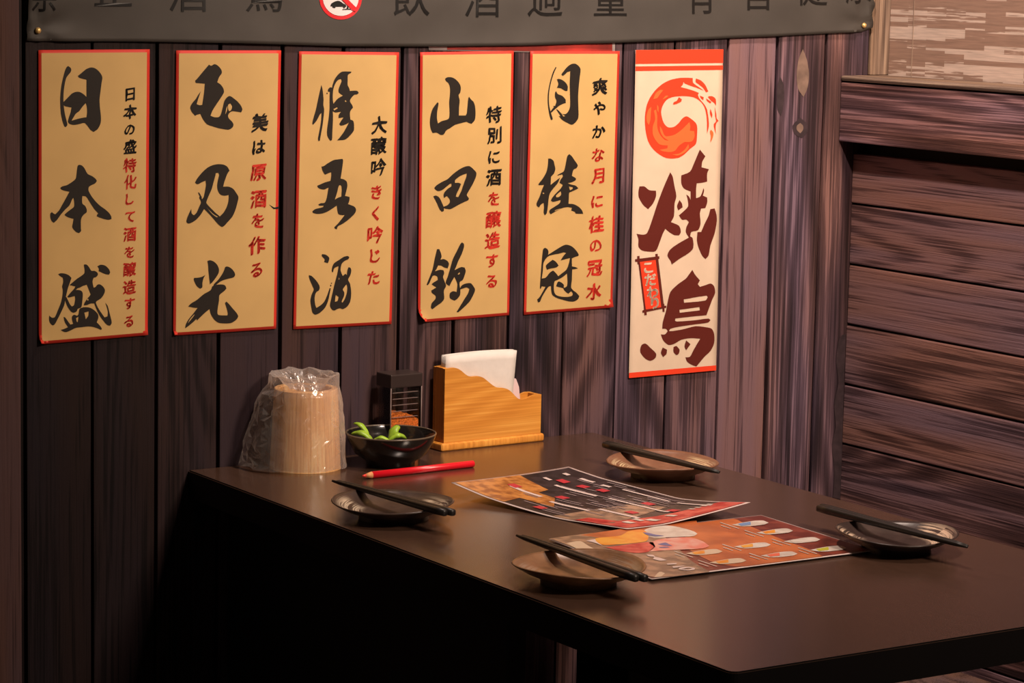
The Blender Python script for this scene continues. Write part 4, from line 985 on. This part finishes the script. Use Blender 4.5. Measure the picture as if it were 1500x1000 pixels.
# corner order: u 0..1 from (833,686)-(661,711) side to (1099,738)-(918,774) side
def f1(u, v, l=0.0):
    p = (c1[0]*(1-u)+c1[1]*u)*(1-v)+(c1[3]*(1-u)+c1[2]*u)*v
    z = 0.0012 + 0.0135*max(0, 1-(u*1.6+(1-v)*0.9))**1.5 + 0.017*max(0, 1-((1-u)*2.6+v*1.0))**1.3 + 0.004*max(0, 1-((1-u)*3+(1-v)*3))
    z += 0.003*max(0, 1-u*5)
    p.z = TZ+z+l
    return p-mo
def menu(root, fn, n, mm, border, bgmat):
    vs = [fn(i/n, j/mm, 0) for j in range(mm+1) for i in range(n+1)]
    fs = [(j*(n+1)+i, j*(n+1)+i+1, (j+1)*(n+1)+i+1, (j+1)*(n+1)+i) for j in range(mm) for i in range(n)]
    nv = len(vs); vs2 = vs+[v-Vector((0, 0, 0.0005)) for v in vs]; fs2 = fs+[tuple(nv+i for i in reversed(f)) for f in fs]
    rg = [i for i in range(n)] + [n+(n+1)*j for j in range(mm)] + [(n+1)*mm+n-i for i in range(n)] + [(n+1)*(mm-j) for j in range(mm)]
    for k in range(len(rg)): a, b = rg[k], rg[(k+1) % len(rg)]; fs2.append((b, a, a+nv, b+nv))
    link('sheet', mesh('sheet', vs2, fs2, True), C['white'], root)
    bu, bv = border
    vs = [fn(bu+(1-2*bu)*i/n, bv+(1-2*bv)*j/mm, 0.0003) for j in range(mm+1) for i in range(n+1)]
    link('print', mesh('print', vs, fs, True), bgmat, root)
menu(m1, f1, 28, 20, (0.015, 0.022), C['black'])
def gridpoly(pts, name, mat, root, fn, lift):
    """patch of print subdivided so that it follows the curl"""
    def sub(a, b, n=8): return [(a[0]+(b[0]-a[0])*i/n, a[1]+(b[1]-a[1])*i/n) for i in range(n)]
    if len(pts) == 4:
        n = 8; vs = []
        for j in range(n+1):
            for i in range(n+1):
                u, v = i/n, j/n
                x = (pts[0][0]*(1-u)+pts[1][0]*u)*(1-v)+(pts[3][0]*(1-u)+pts[2][0]*u)*v
                y = (pts[0][1]*(1-u)+pts[1][1]*u)*(1-v)+(pts[3][1]*(1-u)+pts[2][1]*u)*v
                vs.append(fn(x, y, lift))
        fs = [(j*(n+1)+i, j*(n+1)+i+1, (j+1)*(n+1)+i+1, (j+1)*(n+1)+i) for j in range(n) for i in range(n)]
        return link(name, mesh(name, vs, fs), mat, root)
def g1(pts, name, mat, l=0.0006): return gridpoly(pts, name, mat, m1, f1, l)
g1([(0.012, 0.45), (0.22, 0.50), (0.30, 0.982), (0.012, 0.982)], 'photo_print', C['orange'])
g1([(0.14, 0.60), (0.34, 0.62), (0.46, 0.80), (0.20, 0.82)], 'photo_print', C['orange'])
g1([(0.60, 0.40), (0.72, 0.25), (0.86, 0.982), (0.58, 0.982)], 'photo_print', C['tan'], 0.0005)
g1([(0.86, 0.02), (0.988, 0.018), (0.988, 0.982), (0.80, 0.982)], 'photo_print', C['red'])
g1([(0.70, 0.86), (0.82, 0.80), (0.82, 0.982), (0.70, 0.982)], 'photo_print', C['red'], 0.0009)
def rows1(items, mat, l, name='text_line'):
    vs, fs = [], []
    for (u, v, L_, h) in items:
        b = len(vs); k = max(2, int(L_/0.02))
        for i in range(k+1):
            uu = u+L_*i/k; vs += [f1(uu, v, l), f1(uu, v+h, l)]
        for i in range(k): q_ = b+2*i; fs.append((q_, q_+2, q_+3, q_+1))
    o = link(name, mesh(name, vs, fs), mat, m1); o['kind'] = 'stuff'; return o
rr = random.Random(3)
rows1([(0.07, 0.13, 0.03, 0.035), (0.16, 0.12, 0.08, 0.03), (0.29, 0.13, 0.05, 0.03), (0.40, 0.12, 0.26, 0.02), (0.70, 0.12, 0.18, 0.02),
       (0.08, 0.32, 0.04, 0.03), (0.18, 0.37, 0.24, 0.028), (0.48, 0.36, 0.33, 0.022), (0.12, 0.66, 0.18, 0.03), (0.38, 0.70, 0.22, 0.03), (0.60, 0.62, 0.22, 0.03)], C['white'], 0.0010)
fine_rows = []
for k in range(40):
    u = rr.uniform(0.16, 0.62); fine_rows.append((u, 0.06+0.034*k % 0.86, rr.uniform(0.06, 0.16), 0.012))
rows1(fine_rows, C['grey'], 0.0009)
for (u, v) in ((0.13, 0.25), (0.24, 0.24), (0.34, 0.22), (0.33, 0.55), (0.62, 0.26), (0.42, 0.86), (0.10, 0.62), (0.70, 0.52), (0.78, 0.30)):
    g1([(u, v), (u+0.05, v), (u+0.05, v+0.06), (u, v+0.06)], 'price_tag_print', C['tag'], 0.0012)
rows1([(0.845, 0.10+0.05*k, 0.03, 0.02) for k in range(4)]+[(0.82, 0.66, 0.05, 0.04), (0.86, 0.60, 0.06, 0.05), (0.84, 0.76, 0.05, 0.05), (0.86, 0.45, 0.05, 0.04)], C['pale'], 0.0013)

# menu 2: flat sheet, traced print
zm = TZ+0.0028
c2 = [T(804, 789, zm), T(1115, 754, zm), T(1281, 806, zm), T(955, 848, zm)]
m2 = empty('drinks_menu', sum(c2, Vector())/4); m2.location.z = TZ; mo2 = Vector(m2.location)
tag(m2, 'drinks menu sheet with orange and red pictures of mugs and glasses, near the table middle', 'menu')
def f2(x, y, l=0.0): p = T(x, y, zm); p.z = zm+l; return p-mo2
def f2u(u, v, l=0.0):
    p = (c2[0]*(1-u)+c2[1]*u)*(1-v)+(c2[3]*(1-u)+c2[2]*u)*v; p.z = zm+l; return p-mo2
menu(m2, f2u, 4, 4, (0.008, 0.014), C['maroon'])
def m2fill(name, mat, lift, *sh, sub=3, ox=0, oy=0, sc_=1.0):
    for s in sh:
        fill(name, [[[(ox+x/sc_, oy+y/sc_) for x, y in parse(l)] for l in s.split('|')]], lambda x, y, l: f2(x, y, lift+l), mat, m2, sub)
m2fill('photo_print', C['rust'], 0.0005, '1010,768 1075,760 1090,767 1120,780 1150,792 1188,806 1205,815 1120,826 1080,830 1040,822 1000,800')
m2fill('photo_print', C['tan'], 0.0006, '806,789 860,782 900,779 960,780 990,800 1010,820 1040,838 960,846 930,836')
m2fill('photo_print', C['cream'], 0.00065, '830,796 850,793 862,800 880,808 905,812 850,806', '958,846 966,838 974,840 968,845')
m2fill('photo_print', C['rust'], 0.00062, '850,784 905,776 960,768 1020,763 1025,775 960,782 900,790')
Q = dict(ox=800, oy=745, sc_=6.0)
m2fill('mug_print', C['pale'], 0.0008, '850,200 900,175 1000,152 1100,155 1200,175 1300,205 1330,225 1300,245 1200,250 1080,255 950,260 860,230', **Q)
m2fill('mug_print', C['amber'], 0.0009, '400,290 440,265 560,252 660,240 720,205 820,190 870,200 900,250 880,290 750,310 620,320 520,325 440,310', **Q)
m2fill('mug_print', C['red'], 0.0010, '520,345 650,330 760,315 880,300 940,300 960,340 900,385 780,395 640,375', **Q)
m2fill('mug_print', C['pink'], 0.0010, '900,305 1000,275 1150,258 1280,262 1380,295 1435,335 1380,355 1200,365 1000,375 900,385 950,340', **Q)
m2fill('lettering', C['navy'], 0.0012, '850,215 900,220 960,235 1040,245 960,250 880,235', '980,320 1050,305 1080,320 1110,335 1030,330', '990,345 1060,340 1090,348 1010,352', **Q)
m2fill('lettering', C['white'], 0.0012, '350,290 430,275 440,295 500,335 420,305', '1060,490 1150,485 1140,495 1065,500', '1110,515 1230,508 1150,525 1115,528', '1160,540 1180,525 1250,520 1310,530 1300,545 1230,550|1190,540 1250,528 1285,533 1250,542', '950,430 1000,440 1060,460 1000,465 940,450', '880,410 940,415 960,430 900,425', **Q)
g = dict(ox=1040, oy=745, sc_=6.0)
for (x, y, cc, whole) in ((355, 133, 'blue', 'pale'), (570, 203, 'amber', 'pale'), (810, 280, 'pale', 'pale'), (1040, 355, 'lime', 'pale'), (375, 326, 'amber', 'pale'), (610, 405, 'coral', 'pale'), (160, 465, 'amber', 'cream'), (-50, 385, 'amber', 'cream')):
    m2fill('glass_print', C[whole], 0.0009, '%d,%d %d,%d %d,%d %d,%d %d,%d %d,%d %d,%d' % (x-165, y+14, x-90, y-2, x+20, y-20, x+110, y-24, x+160, y-4, x+120, y+12, x-60, y+28), **g)
    m2fill('drink_print', C[cc], 0.0011, '%d,%d %d,%d %d,%d %d,%d' % (x-110, y+6, x, y-12, x+5, y+14, x-80, y+24), **g, sub=1)
    m2fill('text_line', C['pale'], 0.0011, '%d,%d %d,%d %d,%d %d,%d' % (x-270, y-5, x-262, y-8, x-95, y+48, x-103, y+50), '%d,%d %d,%d %d,%d %d,%d' % (x-262, y+22, x-256, y+19, x-170, y+48, x-176, y+50), **g, sub=1)
